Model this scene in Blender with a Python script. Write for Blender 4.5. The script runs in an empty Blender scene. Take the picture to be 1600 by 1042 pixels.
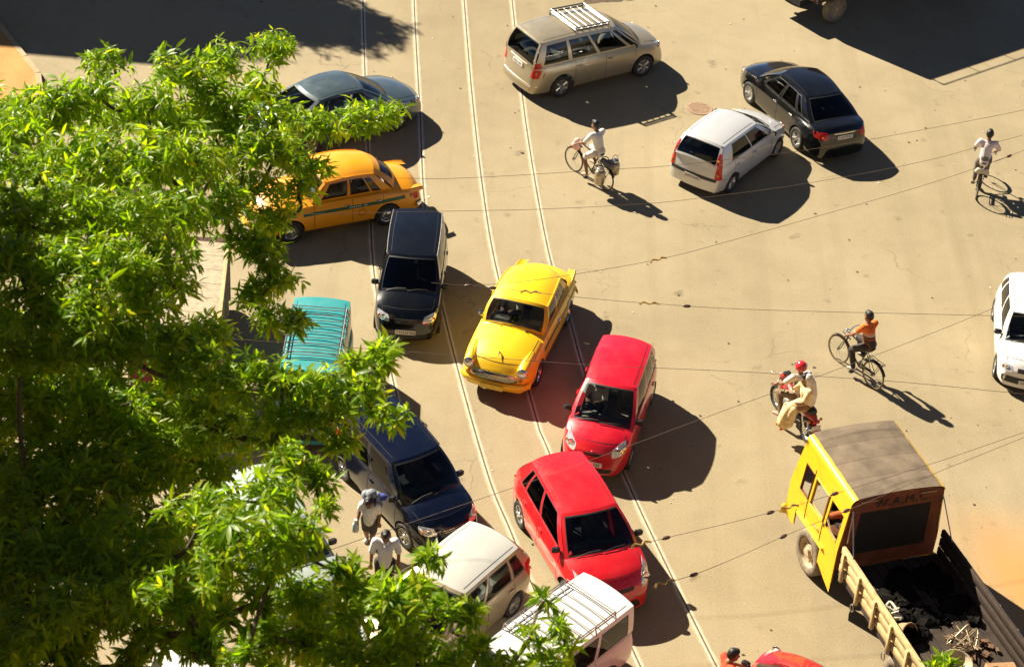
import bpy, bmesh, math, random
import numpy as np
from mathutils import Vector, Matrix, Euler
from mathutils.bvhtree import BVHTree
random.seed(7); RNG = np.random.default_rng(11)
R = math.radians
scene = bpy.context.scene
col = scene.collection

# ---------------------------------------------------------------- camera, sky, sun, exposure
cam_d = bpy.data.cameras.new('camera')
cam_d.sensor_width = 36.0; cam_d.lens = 68.72; cam_d.clip_start = 0.5; cam_d.clip_end = 2000
cam_d.dof.use_dof = True; cam_d.dof.focus_distance = 42.0; cam_d.dof.aperture_fstop = 2.0
cam = bpy.data.objects.new('camera', cam_d); col.objects.link(cam)
cam.location = (0, 0, 25.88)
cam.rotation_euler = (Matrix.Rotation(R(90 - 35.53), 4, 'X') @ Matrix.Rotation(R(4.717), 4, 'Z')).to_euler()
scene.camera = cam

SUN_EL, SUN_AZ = 35.5, 141.0            # sun stands far left of the view; azimuth counted from +X towards +Y
world = bpy.data.worlds.new('World'); scene.world = world; world.use_nodes = True
wn = world.node_tree.nodes; wl = world.node_tree.links
sky = wn.new('ShaderNodeTexSky'); sky.sky_type = 'NISHITA'; sky.sun_disc = False
sky.sun_elevation = R(SUN_EL); sky.sun_rotation = R(90 - SUN_AZ)
sky.altitude = 2500; sky.air_density = 0.4; sky.dust_density = 0.45; sky.ozone_density = 0.6
wn['Background'].inputs['Strength'].default_value = 0.05
wl.new(sky.outputs[0], wn['Background'].inputs['Color'])
sun_d = bpy.data.lights.new('sun', 'SUN'); sun_d.energy = 5.0; sun_d.angle = R(0.55); sun_d.color = (1.0, 0.90, 0.72)
sun = bpy.data.objects.new('sun', sun_d); col.objects.link(sun); sun.location = (-40, 60, 60)
sd = Vector((math.cos(R(SUN_AZ)) * math.cos(R(SUN_EL)), math.sin(R(SUN_AZ)) * math.cos(R(SUN_EL)), math.sin(R(SUN_EL))))
sun.rotation_euler = sd.to_track_quat('Z', 'Y').to_euler()
vs = scene.view_settings
vs.view_transform = 'Standard'; vs.look = 'None'; vs.gamma = 1.0; vs.exposure = 1.45; vs.use_curve_mapping = False
scene.cycles.max_bounces = 5; scene.cycles.transparent_max_bounces = 8
scene.cycles.diffuse_bounces = 2; scene.cycles.glossy_bounces = 3; scene.cycles.transmission_bounces = 4

# ---------------------------------------------------------------- materials
MATS = {}
def nodes_of(name):
    m = bpy.data.materials.new(name); m.use_nodes = True
    nt = m.node_tree; b = nt.nodes['Principled BSDF']; MATS[name] = m
    return m, nt, b
def mapping(nt, scale=1.0, obj=True):
    tc = nt.nodes.new('ShaderNodeTexCoord')
    return tc.outputs['Object' if obj else 'Generated']
def noise(nt, vec, scale, detail=4, rough=0.55, dist=0.0):
    n = nt.nodes.new('ShaderNodeTexNoise'); n.inputs['Scale'].default_value = scale
    n.inputs['Detail'].default_value = detail; n.inputs['Roughness'].default_value = rough
    n.inputs['Distortion'].default_value = dist
    nt.links.new(vec, n.inputs['Vector']); return n.outputs['Fac']
def ramp(nt, fac, stops):
    r = nt.nodes.new('ShaderNodeValToRGB'); e = r.color_ramp.elements
    while len(e) < len(stops): e.new(0.5)
    for k, (p, c) in enumerate(stops):
        e[k].position = p; e[k].color = (c[0], c[1], c[2], 1) if not isinstance(c, (int, float)) else (c, c, c, 1)
    nt.links.new(fac, r.inputs['Fac']); return r.outputs['Color']
def mixc(nt, fac, a, b, mode='MIX'):
    m = nt.nodes.new('ShaderNodeMix'); m.data_type = 'RGBA'; m.blend_type = mode
    for sock, val in ((m.inputs[0], fac), (m.inputs[6], a), (m.inputs[7], b)):
        if isinstance(val, (int, float)): sock.default_value = val
        elif isinstance(val, tuple): sock.default_value = (*val[:3], 1)
        else: nt.links.new(val, sock)
    return m.outputs[2]
def bump(nt, b, height, strength=0.3, dist=0.01):
    n = nt.nodes.new('ShaderNodeBump'); n.inputs['Strength'].default_value = strength; n.inputs['Distance'].default_value = dist
    nt.links.new(height, n.inputs['Height']); nt.links.new(n.outputs[0], b.inputs['Normal'])
def plain(name, c, rough=0.6, metal=0.0, var=0.12, scale=9.0, spec=0.5, bmp=0.0):
    """ordinary surface: base colour with a little uneven grime"""
    if name in MATS: return MATS[name]
    m, nt, b = nodes_of(name)
    v = mapping(nt)
    f = noise(nt, v, scale, 5, 0.6)
    lo = tuple(x * (1 - var) for x in c); hi = tuple(min(1, x * (1 + var)) for x in c)
    nt.links.new(ramp(nt, f, [(0.3, lo), (0.7, hi)]), b.inputs['Base Color'])
    b.inputs['Roughness'].default_value = rough; b.inputs['Metallic'].default_value = metal
    b.inputs['Specular IOR Level'].default_value = spec
    if bmp: bump(nt, b, noise(nt, v, scale * 6, 4), bmp, 0.01)
    return m
def paint(name, c, metal=0.0, rough=0.32, coat=0.7, dust=0.10, dustc=(0.33, 0.27, 0.18)):
    """car paint: coat over colour, patches of road dust that also dull the gloss"""
    if name in MATS: return MATS[name]
    m, nt, b = nodes_of(name)
    v = mapping(nt)
    f1 = noise(nt, v, 3.1, 6, 0.65); f2 = noise(nt, v, 46, 3, 0.6)
    d = ramp(nt, mixc(nt, 0.35, f1, f2), [(0.42, 0.0), (0.75, 1.0)])
    fac = nt.nodes.new('ShaderNodeMath'); fac.operation = 'MULTIPLY'; fac.inputs[1].default_value = dust
    nt.links.new(d, fac.inputs[0])
    nt.links.new(mixc(nt, fac.outputs[0], c, dustc), b.inputs['Base Color'])
    b.inputs['Metallic'].default_value = metal
    nt.links.new(ramp(nt, f1, [(0.3, rough * 0.8), (0.8, min(1, rough * 1.45))]), b.inputs['Roughness'])
    b.inputs['Coat Weight'].default_value = coat
    nt.links.new(ramp(nt, f1, [(0.3, 0.05), (0.8, 0.16)]), b.inputs['Coat Roughness'])
    return m
def glass(name, tint=(0.25, 0.3, 0.3), refl=1.0):
    if name in MATS: return MATS[name]
    m = bpy.data.materials.new(name); m.use_nodes = True; nt = m.node_tree; MATS[name] = m
    nt.nodes.remove(nt.nodes['Principled BSDF']); out = nt.nodes['Material Output']
    t = nt.nodes.new('ShaderNodeBsdfTransparent'); t.inputs[0].default_value = (*tint, 1)
    g = nt.nodes.new('ShaderNodeBsdfGlossy'); g.inputs['Roughness'].default_value = 0.03
    f = nt.nodes.new('ShaderNodeFresnel'); f.inputs['IOR'].default_value = 1.5 * refl
    x = nt.nodes.new('ShaderNodeMixShader')
    nt.links.new(f.outputs[0], x.inputs[0]); nt.links.new(t.outputs[0], x.inputs[1]); nt.links.new(g.outputs[0], x.inputs[2])
    nt.links.new(x.outputs[0], out.inputs['Surface']); return m

def road_material(name, base, dark, light, edge_tint=None):
    m, nt, b = nodes_of(name)
    v = mapping(nt)
    big = noise(nt, v, 0.11, 5, 0.6, 0.6); mid = noise(nt, v, 0.9, 6, 0.65, 0.4); fine = noise(nt, v, 26, 6, 0.75)
    c = ramp(nt, mid, [(0.25, dark), (0.55, base), (0.8, light)])
    c = mixc(nt, 0.55, c, ramp(nt, big, [(0.3, dark), (0.5, base), (0.72, light)]))
    # long faint wheel tracks that follow the traffic across the crossing
    mp = nt.nodes.new('ShaderNodeMapping'); mp.inputs['Rotation'].default_value = (0, 0, R(16)); mp.inputs['Scale'].default_value = (1.6, 0.035, 1)
    nt.links.new(v, mp.inputs['Vector'])
    tr = noise(nt, mp.outputs[0], 1.0, 4, 0.6)
    c = mixc(nt, ramp(nt, tr, [(0.50, 0.0), (0.76, 0.5)]), c, dark)
    mp2 = nt.nodes.new('ShaderNodeMapping'); mp2.inputs['Rotation'].default_value = (0, 0, R(-52)); mp2.inputs['Scale'].default_value = (1.9, 0.05, 1)
    nt.links.new(v, mp2.inputs['Vector'])
    tr2 = noise(nt, mp2.outputs[0], 1.0, 4, 0.6)
    c = mixc(nt, ramp(nt, tr2, [(0.55, 0.0), (0.8, 0.25)]), c, light)
    # oil drips and hairline cracks
    oil = noise(nt, v, 1.7, 3, 0.5)
    c = mixc(nt, ramp(nt, oil, [(0.66, 0.0), (0.78, 0.6)]), c, tuple(x * 0.45 for x in dark))
    vo = nt.nodes.new('ShaderNodeTexVoronoi'); vo.feature = 'DISTANCE_TO_EDGE'; vo.inputs['Scale'].default_value = 0.33
    wv = nt.nodes.new('ShaderNodeVectorMath'); wv.operation = 'ADD'
    nn = nt.nodes.new('ShaderNodeTexNoise'); nn.inputs['Scale'].default_value = 1.3; nn.inputs['Detail'].default_value = 6
    nt.links.new(v, nn.inputs['Vector']); nt.links.new(v, wv.inputs[0]); nt.links.new(nn.outputs['Color'], wv.inputs[1])
    nt.links.new(wv.outputs[0], vo.inputs['Vector'])
    cr = ramp(nt, vo.outputs['Distance'], [(0.0, 0.5), (0.006, 0.0)])
    crm = nt.nodes.new('ShaderNodeMath'); crm.operation = 'MULTIPLY'
    nt.links.new(cr, crm.inputs[0]); nt.links.new(ramp(nt, noise(nt, v, 0.25, 2), [(0.5, 0.0), (0.6, 1.0)]), crm.inputs[1])
    c = mixc(nt, crm.outputs[0], c, tuple(x * 0.35 for x in dark))
    c = mixc(nt, 0.5, c, ramp(nt, fine, [(0.25, 0.25), (0.75, 0.75)]), 'OVERLAY')
    if edge_tint:                                               # orange vignette tint painted into the near right of the road
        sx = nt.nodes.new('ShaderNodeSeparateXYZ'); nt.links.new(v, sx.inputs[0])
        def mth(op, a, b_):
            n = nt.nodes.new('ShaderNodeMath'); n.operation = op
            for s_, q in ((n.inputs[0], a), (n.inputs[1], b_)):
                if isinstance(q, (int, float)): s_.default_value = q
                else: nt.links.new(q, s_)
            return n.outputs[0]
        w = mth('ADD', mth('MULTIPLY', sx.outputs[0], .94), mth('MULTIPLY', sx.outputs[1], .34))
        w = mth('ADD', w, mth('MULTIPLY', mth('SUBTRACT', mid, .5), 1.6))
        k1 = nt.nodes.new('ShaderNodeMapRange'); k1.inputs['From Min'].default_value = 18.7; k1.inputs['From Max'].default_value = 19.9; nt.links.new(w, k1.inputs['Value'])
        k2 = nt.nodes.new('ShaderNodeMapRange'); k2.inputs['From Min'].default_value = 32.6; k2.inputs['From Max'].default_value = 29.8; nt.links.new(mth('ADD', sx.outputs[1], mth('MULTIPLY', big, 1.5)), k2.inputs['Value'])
        c = mixc(nt, mth('MULTIPLY', k1.outputs[0], k2.outputs[0]), c, mixc(nt, fine, tuple(x * .8 for x in edge_tint), tuple(x * 1.15 for x in edge_tint)))
    nt.links.new(c, b.inputs['Base Color'])
    b.inputs['Roughness'].default_value = 0.82; b.inputs['Specular IOR Level'].default_value = 0.3
    bump(nt, b, mixc(nt, 0.3, fine, mid), 0.5, 0.012)
    return m

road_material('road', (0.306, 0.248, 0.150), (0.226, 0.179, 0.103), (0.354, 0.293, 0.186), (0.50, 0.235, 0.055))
road_material('ochre_earth', (0.46, 0.25, 0.075), (0.34, 0.16, 0.045), (0.52, 0.31, 0.11))
road_material('footway', (0.42, 0.31, 0.18), (0.33, 0.23, 0.12), (0.50, 0.38, 0.24))
RUBBER = plain('rubber', (0.022, 0.021, 0.02), 0.75, var=0.4)
DUSTY_RUBBER = plain('dusty_rubber', (0.20, 0.16, 0.11), 0.85, var=0.35)
BLACK = plain('black_plastic', (0.018, 0.018, 0.019), 0.5, var=0.3)
LINER = plain('underbody', (0.012, 0.011, 0.010), 0.9, var=0.3)
SEAM = plain('seam', (0.006, 0.006, 0.006), 0.8)
CHROME = plain('chrome', (0.72, 0.72, 0.70), 0.14, 1.0, var=0.08)
ALLOY = plain('alloy', (0.58, 0.57, 0.55), 0.3, 0.9, var=0.12)
STEEL = plain('steel', (0.36, 0.34, 0.31), 0.4, 0.9, var=0.2)
LENS = plain('lens', (0.80, 0.82, 0.84), 0.08, 0.55, var=0.25, scale=30)
AMBER = plain('amber', (0.75, 0.25, 0.03), 0.2)
TAIL = plain('tail_red', (0.52, 0.015, 0.012), 0.15, var=0.3, scale=25)
PLATEW = plain('plate_white', (0.70, 0.66, 0.60), 0.5)
PLATEY = plain('plate_yellow', (0.70, 0.50, 0.05), 0.5)
INK = plain('ink', (0.03, 0.03, 0.03), 0.6)
SEATC = plain('seat_cloth', (0.34, 0.32, 0.28), 0.85, var=0.25)
SEATL = plain('seat_pale', (0.50, 0.47, 0.40), 0.7, var=0.2)
TRIM = plain('cabin_trim', (0.17, 0.165, 0.155), 0.7)
SKIN = plain('skin', (0.24, 0.115, 0.06), 0.55, var=0.1)
HAIR = plain('hair', (0.012, 0.009, 0.008), 0.45, var=0.3, scale=40, bmp=0.4)
GL_CLEAR = glass('glass_clear', (0.62, 0.68, 0.66))
GL_TINT = glass('glass_tinted', (0.38, 0.43, 0.42))
GL_DARK = glass('glass_dark', (0.10, 0.12, 0.125))

# ---------------------------------------------------------------- mesh helpers
def tag(o, label=None, cat=None, group=None, kind=None):
    if label: o['label'] = label
    if cat: o['category'] = cat
    if group: o['group'] = group
    if kind: o['kind'] = kind
    return o
def empty(name, loc=(0, 0, 0), rz=0.0):
    o = bpy.data.objects.new(name, None); col.objects.link(o)
    o.location = loc; o.rotation_euler = (0, 0, rz); o.empty_display_size = 0.2
    return o
def link(name, me, mat=None, parent=None):
    if mat is not None and not me.materials: me.materials.append(mat)
    o = bpy.data.objects.new(name, me); col.objects.link(o); o.parent = parent
    return o
class MB:
    def __init__(s): s.v = []; s.f = []
    def grid(s, P, flip=False, close=False):
        n = len(P); m = len(P[0]); b = len(s.v)
        for r in P: s.v.extend([tuple(p) for p in r])
        for i in range(n - 1):
            for j in range(m if close else m - 1):
                k = (j + 1) % m
                q = (b + i * m + j, b + i * m + k, b + (i + 1) * m + k, b + (i + 1) * m + j)
                s.f.append(q[::-1] if flip else q)
        return s
    def poly(s, pts, flip=False):
        b = len(s.v); s.v.extend([tuple(p) for p in pts]); q = list(range(b, b + len(pts)))
        s.f.append(tuple(q[::-1] if flip else q)); return s
    def box(s, c, d, rot=None, taper=1.0, bev=0.0):
        """box with centre c and full sizes d; bev cuts the vertical and top edges"""
        x, y, z = d[0] / 2, d[1] / 2, d[2] / 2
        M = rot if rot is not None else Matrix.Identity(3); c = Vector(c)
        if bev <= 0:
            pts = [(-x, -y, -z), (x, -y, -z), (x, y, -z), (-x, y, -z), (-x * taper, -y * taper, z), (x * taper, -y * taper, z), (x * taper, y * taper, z), (-x * taper, y * taper, z)]
            b = len(s.v); s.v.extend([tuple(c + M @ Vector(p)) for p in pts])
            for q in ((3, 2, 1, 0), (4, 5, 6, 7), (0, 1, 5, 4), (1, 2, 6, 5), (2, 3, 7, 6), (3, 0, 4, 7)): s.f.append(tuple(b + k for k in q))
            return s
        e = bev
        def ring(k, zz):
            a, bb = x - k, y - k
            return [(a, -bb + e, zz), (a, bb - e, zz), (a - e, bb, zz), (-a + e, bb, zz), (-a, bb - e, zz), (-a, -bb + e, zz), (-a + e, -bb, zz), (a - e, -bb, zz)]
        rings = [ring(e * .7, -z), ring(0, -z + e), ring(0, z - e), ring(e * .7, z)]
        rings = [[c + M @ Vector(p) for p in r] for r in rings]
        s.grid(rings, close=True); s.poly(rings[-1]); s.poly(rings[0], True)
        return s
    def tube(s, pts, r, n=8, cap=True, closed=False):
        pts = [Vector(p) for p in pts]; k = len(pts)
        rr = r if isinstance(r, (list, tuple)) else [r] * k
        rows = []; up = None
        for i, p in enumerate(pts):
            a = pts[(i - 1) % k] if (i > 0 or closed) else p; b = pts[(i + 1) % k] if (i < k - 1 or closed) else p
            t = (b - a).normalized() if (b - a).length > 1e-9 else Vector((0, 0, 1))
            if up is None:
                up = t.orthogonal().normalized()
            up = (up - t * up.dot(t)); up = up.normalized() if up.length > 1e-6 else t.orthogonal().normalized()
            w = t.cross(up)
            rows.append([p + (up * math.cos(2 * math.pi * j / n) + w * math.sin(2 * math.pi * j / n)) * rr[i] for j in range(n)])
        if closed: rows.append(rows[0])
        s.grid(rows, close=True)
        if cap and not closed: s.poly(rows[0], True); s.poly(rows[-1])
        return s
    def lathe(s, prof, c=(0, 0, 0), axis='Z', n=20, cap=True):
        """prof: list of (radius, height along axis)"""
        rows = []
        for r, h in prof:
            row = []
            for j in range(n):
                a = 2 * math.pi * j / n; u, w = r * math.cos(a), r * math.sin(a)
                p = {'Z': (u, w, h), 'Y': (w, h, u), 'X': (h, u, w)}[axis]
                row.append((c[0] + p[0], c[1] + p[1], c[2] + p[2]))
            rows.append(row)
        s.grid(rows, close=True)
        if cap: s.poly(rows[0], True); s.poly(rows[-1])
        return s
    def ball(s, c, r, n=12, m=8, sc=(1, 1, 1)):
        rows = []
        for i in range(m + 1):
            a = math.pi * i / m
            rows.append([(c[0] + r * sc[0] * math.sin(a) * math.cos(2 * math.pi * j / n), c[1] + r * sc[1] * math.sin(a) * math.sin(2 * math.pi * j / n), c[2] - r * sc[2] * math.cos(a)) for j in range(n)])
        return s.grid(rows, close=True)
    def mesh(s, name, mat=None, smooth=True, ang=38, weld=True):
        me = bpy.data.meshes.new(name); me.from_pydata(s.v, [], s.f)
        if weld:
            bm = bmesh.new(); bm.from_mesh(me); bmesh.ops.remove_doubles(bm, verts=bm.verts, dist=2e-4)
            bmesh.ops.dissolve_degenerate(bm, dist=1e-5, edges=bm.edges); bm.to_mesh(me); bm.free()
        me.update()
        if smooth:
            me.polygons.foreach_set('use_smooth', [True] * len(me.polygons)); me.set_sharp_from_angle(angle=R(ang))
        if mat: me.materials.append(mat)
        return me
    def build(s, name, mat, parent=None, smooth=True, ang=38, weld=True):
        return link(name, s.mesh(name, mat, smooth, ang, weld), None, parent)
def lerp(a, b, t): return a + (b - a) * t
def curve(tab):
    """smooth monotone interpolation through (x, value) pairs"""
    xs = [p[0] for p in tab]; ys = [p[1] for p in tab]; n = len(xs)
    h = [xs[i + 1] - xs[i] for i in range(n - 1)]; d = [(ys[i + 1] - ys[i]) / h[i] for i in range(n - 1)]
    m = [d[0]] + [0 if d[i - 1] * d[i] <= 0 else 2 * d[i - 1] * d[i] / (d[i - 1] + d[i]) for i in range(1, n - 1)] + [d[-1]]
    def f(x):
        if x <= xs[0]: return ys[0]
        if x >= xs[-1]: return ys[-1]
        i = 0
        while x > xs[i + 1]: i += 1
        t = (x - xs[i]) / h[i]
        return (2 * t**3 - 3 * t**2 + 1) * ys[i] + (t**3 - 2 * t**2 + t) * h[i] * m[i] + (-2 * t**3 + 3 * t**2) * ys[i + 1] + (t**3 - t**2) * h[i] * m[i + 1]
    return f
def spline3(pts, n=12):
    """Catmull-Rom through 3D points"""
    P = [Vector(p) for p in pts]; P = [P[0] * 2 - P[1]] + P + [P[-1] * 2 - P[-2]]; out = []
    for i in range(1, len(P) - 2):
        for k in range(n):
            t = k / n; a, b, c, d = P[i - 1], P[i], P[i + 1], P[i + 2]
            out.append(0.5 * ((2 * b) + (c - a) * t + (2 * a - 5 * b + 4 * c - d) * t * t + (3 * b - a - 3 * c + d) * t**3))
    out.append(P[-2]); return out
# ---------------------------------------------------------------- cars
SIDE = curve([(0, .935), (.10, .968), (.42, 1.0), (.70, .992), (.90, .962), (1, .93)])
_wheel_cache = {}
def wheel_meshes(r, w, style):
    key = (r, w, style)
    if key in _wheel_cache: return _wheel_cache[key]
    rim = r * (0.64 if style != 'hub' else 0.60)
    t = MB(); h = w / 2
    t.lathe([(rim, -h * .8), (rim + .02, -h * .98), (r * .93, -h), (r, -h * .72), (r, h * .72), (r * .93, h), (rim + .02, h * .98), (rim, h * .8)], axis='Y', n=28, cap=False)
    tm = t.mesh('tyre', DUSTY_RUBBER if style == 'lorry' else RUBBER, ang=50)
    m = MB()
    if style == 'hub':                                      # pressed steel with a bright dome
        m.lathe([(rim, h * .8), (rim * .95, h * .55), (rim * .60, h * .45), (rim * .55, h * .62), (rim * .3, h * .85), (0.001, h * .92)], axis='Y', n=24, cap=False)
        mm = m.mesh('rim', CHROME)
    elif style == 'lorry':
        m.lathe([(rim, h * .8), (rim * .93, h * .2), (rim * .55, h * .05), (rim * .5, h * .5), (rim * .34, h * .55), (rim * .32, h * 1.0), (0.001, h * 1.05)], axis='Y', n=24, cap=False)
        for k in range(8):
            a = 2 * math.pi * k / 8
            m.ball((rim * .72 * math.sin(a), h * .22, rim * .72 * math.cos(a)), .022, 6, 4)
        mm = m.mesh('rim', plain('lorry_rim', (0.42, 0.32, 0.20), .7, var=.3))
    else:                                                   # barrel, spokes and hub
        m.lathe([(rim, h * .85), (rim * .93, h * .85), (rim * .9, h * .1), (rim * .25, -h * .1), (0.001, -h * .1)], axis='Y', n=28, cap=False)
        ns = {'six': 6, 'five': 5, 'ten': 10, 'cover': 8}[style]
        for k in range(ns):
            a = 2 * math.pi * k / ns; da = (0.55 if style != 'ten' else .5) * math.pi / ns * (1.35 if style == 'cover' else 1)
            P = []
            for q in (0.0, 1.0):
                rr = lerp(rim * .2, rim * .94, q); d2 = da * (1.1 if q == 0 else .72)
                P.append([(rr * math.sin(a - d2), h * .72, rr * math.cos(a - d2)), (rr * math.sin(a), h * .84, rr * math.cos(a)), (rr * math.sin(a + d2), h * .72, rr * math.cos(a + d2))])
            m.grid(P)
        m.lathe([(rim * .3, h * .7), (rim * .26, h * .9), (0.001, h * .95)], axis='Y', n=16, cap=False)
        mm = m.mesh('rim', ALLOY, ang=25)
    _wheel_cache[key] = (tm, mm); return tm, mm
def add_wheel(root, x, y, r, w, style, steer=0.0):
    tm, mm = wheel_meshes(r, w, style)
    e = bpy.data.objects.new('wheel', None); col.objects.link(e); e.parent = root; e.location = (x, y, r); e.empty_display_size = .1
    e.rotation_euler = (0, 0, (0 if y > 0 else math.pi) + steer)
    link('tyre', tm, None, e)
    link('rim', mm, None, e)
    return e
_plate_mesh = {}
def plate(root, bvh_hit, n, yel=False, w=.46, h=.11):
    """number plate: raised board with a row of small dark strokes too fine to read"""
    p = Vector(bvh_hit); n = Vector(n).normalized(); up = Vector((0, 0, 1)); s = up.cross(n).normalized(); up = n.cross(s)
    M = Matrix((s, n, up)).transposed()
    b = MB().box(p + n * .012, (w, .018, h), M); o = b.build('number_plate', PLATEY if yel else PLATEW, root, smooth=False)
    t = MB(); rnd = random.Random(int((p.x + 9) * 100))
    k = -w * .42
    while k < w * .4:
        cw = rnd.uniform(.022, .04)
        t.box(p + n * .023 + s * (k + cw / 2) , (cw * .35, .004, h * .55), M)
        if rnd.random() < .7: t.box(p + n * .023 + s * (k + cw * .8) + up * rnd.uniform(-.02, .02), (cw * .5, .004, .016), M)
        k += cw + rnd.choice((.012, .012, .03))
    tag(t.build('lettering', INK, o, smooth=False), kind='stuff')
    return o

def make_car(name, label, cat, loc, heading, S, group=None):
    """S: shape table. Body is lofted along x; cabin is a ring of pillars and real panes; lights and plates are laid on the body surface."""
    root = empty(name, (loc[0], loc[1], 0.0), R(heading)); tag(root, label, cat, group)
    xf, xr = S['xf'], S['xr']; W = S['W'] / 2
    top, belt = curve(S['top']), curve(S['belt'])
    plan = curve(S['plan']); z0 = S.get('sill', .20); sill = curve(S['sills']) if 'sills' in S else (lambda x: z0)
    ax = S['axles']; wr = S['wheel_r']; ar = S.get('arch', wr + .055)
    cpow = S.get('crown', 2.3)
    bow_f, bow_r, lean_f, lean_r = S.get('bow_f', .16), S.get('bow_r', .10), S.get('lean_f', -.10), S.get('lean_r', -.05)
    bulge = S.get('bulge', .04)
    def endw(x):
        k = 1.0
        for xe, rc, am in ((xf, S.get('rc_f', .5), S.get('nar_f', .17)), (xr, S.get('rc_r', .4), S.get('nar_r', .12))):
            d = abs(xe - x)
            if d < rc: k *= 1 - am * (1 - math.sqrt(max(0, 1 - (1 - d / rc)**2)))
        return k
    def W_(x): return W * plan(x) * endw(x)
    def D(p):
        x, y, z = p
        for xe, sg, bw, ln in ((xf, 1, bow_f, lean_f), (xr, -1, bow_r, lean_r)):
            d = abs(xe - x)
            if d < .7:
                t = (1 - d / .7)**2
                x += sg * t * (-bw * (y / W)**2 + ln * (z - .45) * 1.2 + bulge * (1 - min(1, ((z - .5) / .35)**2)))
        return (x, y, z)
    xs = set(np.round(np.linspace(xr, xf, 54), 4))
    for a in ax: xs.update(np.round(a + ar * np.cos(np.linspace(0, math.pi, 19)), 4))
    xs.update(np.round(xf - np.array([.02, .05, .1, .16, .24]), 4)); xs.update(np.round(xr + np.array([.02, .05, .1, .16, .24]), 4))
    cab0, cab1 = S['D'][0] + .16, S['A'][0] - .06
    doors = S.get('doors', [])
    for d0, d1 in doors: xs.update((d0, d1))
    xs.update((cab0, cab1))
    xs = sorted(x for x in xs if xr <= x <= xf)
    xs = [x for i, x in enumerate(xs) if i == 0 or x - xs[i - 1] > .004]
    NS, NC = 11, 8
    def zbot(x):
        z = sill(x)
        for a in ax:
            if abs(x - a) < ar: z = max(z, wr + math.sqrt(ar**2 - (x - a)**2))
        return z
    fl = S.get('flare', .012)
    def section(x):
        zs, zt, w = belt(x), top(x), W_(x); zb = min(zbot(x), zs - .03); sb = sill(x); out = []
        k = 1 + fl * max([0] + [1 - abs(abs(x - a) - ar * .6) / ar for a in ax])
        for j in range(NS):
            z = lerp(zb, zs, (j / (NS - 1)))
            q = (z - sb) / (zs - sb)
            y = w * SIDE(q) * (1 + (k - 1) * (1 - q))
            if 'crease' in S: y += S['crease'] * math.exp(-((q - .68) / .07)**2)
            out.append((y, z))
        ys = w * SIDE(1)
        for j in range(1, NC + 1):
            t = j / NC; out.append((ys * (1 - t), zs + (zt - zs) * (1 - (1 - t)**cpow)))
        return out
    sec = {x: section(x) for x in xs}
    body = MB(); dm = {k: (MB(), MB()) for k in range(len(doors))}
    def dpt(x, p, s): return D((x, p[0] * s, p[1]))
    for i in range(len(xs) - 1):
        a, b = xs[i], xs[i + 1]; xm = (a + b) / 2
        di = next((k for k, (d0, d1) in enumerate(doors) if d0 <= xm <= d1), None)
        for s in (1, -1):
            for j in range(NS + NC - 1):
                if j >= NS and cab0 < xm < cab1 and j > NS + 0: continue
                q = [dpt(a, sec[a][j], s), dpt(b, sec[b][j], s), dpt(b, sec[b][j + 1], s), dpt(a, sec[a][j + 1], s)]
                tgt = body
                if di is not None and 0 < j < NS - 1: tgt = dm[di][0 if s > 0 else 1]
                tgt.poly(q, s > 0)
    for xe, fl_ in ((xf, False), (xr, True)):                # nose and tail
        rows = []
        for (y, z) in sec[xs[-1] if xe == xf else xs[0]]:
            rows.append([D((xs[-1] if xe == xf else xs[0], y * u, z)) for u in np.linspace(-1, 1, 11)])
        body.grid(rows, fl_)
    for extra in S.get('extra_body', []): extra(body)
    pm = S['paint']
    bo = body.build('body', pm, root, ang=42)
    bme = body
    for k, (L, Rr) in dm.items():
        for s, mb in ((1, L), (-1, Rr)):
            bme_v = mb
            o = mb.build('door', pm, root, ang=42)
            d0, d1 = doors[k]
            zz = lerp(sill(d0), belt(d0), .80); yy = W_(d0 + .12) * SIDE(.8) * s
            hb = MB().box((d0 + .13, yy + s * .018, zz), (.15, .025, .028), bev=.006)
            hb.build('handle', S.get('handle', pm), o)
    V = [Vector(v) for v in body.v]; F = list(body.f)
    for L, Rr in dm.values():
        for mb in (L, Rr):
            o_ = len(V); V += [Vector(v) for v in mb.v]; F += [tuple(q + o_ for q in f) for f in mb.f]
    # ------------------------------ cabin
    (xA, zA), (xB, zB), (xC, zC), (xD, zD) = S['A'], S['B'], S['C'], S['D']
    rw, rwr = S['roof_w'], S.get('roof_wr', S['roof_w']); bA, bB, bD, bC = S.get('bows', (.13, .10, .06, .06))
    rc = S.get('roof_crown', .06); arcr = S.get('roof_arc', .03); hump = S.get('side_hump', .03)
    def roofz(t): return lerp(zB, zC, t) + arcr * math.sin(math.pi * t)
    def base_side(t):
        x = lerp(xA, xD, t); return Vector((x, W_(x) * SIDE(1) * .985 if 'base_w' not in S else S['base_w'](x), belt(x) - .012))
    def top_side(t): return Vector((lerp(xB, xC, t), lerp(rw, rwr, t) + .02 * math.sin(math.pi * t), roofz(t)))
    def side(u, v, s):
        a, b = base_side(u), top_side(u); p = a.lerp(b, v)
        p.y += hump * math.sin(math.pi * v) ; p.x += 0
        if v > .9: p.z += -.0
        return Vector((p.x, p.y * s, p.z))
    def front(u, v):
        a = base_side(0); b = top_side(0)
        za = a.z + (zA - a.z) * (1 - abs(u)**2.2); zb_ = b.z + rc * .75 * (1 - abs(u)**2.6)
        p0 = Vector((xA + bA * (1 - u * u), a.y * u, za)); p1 = Vector((xB + bB * (1 - u * u), b.y * u, zb_))
        p = p0.lerp(p1, v); n = .035 * math.sin(math.pi * v); p.x += n; p.z += n * .6
        p.y += hump * math.sin(math.pi * v) * u
        return p
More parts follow.
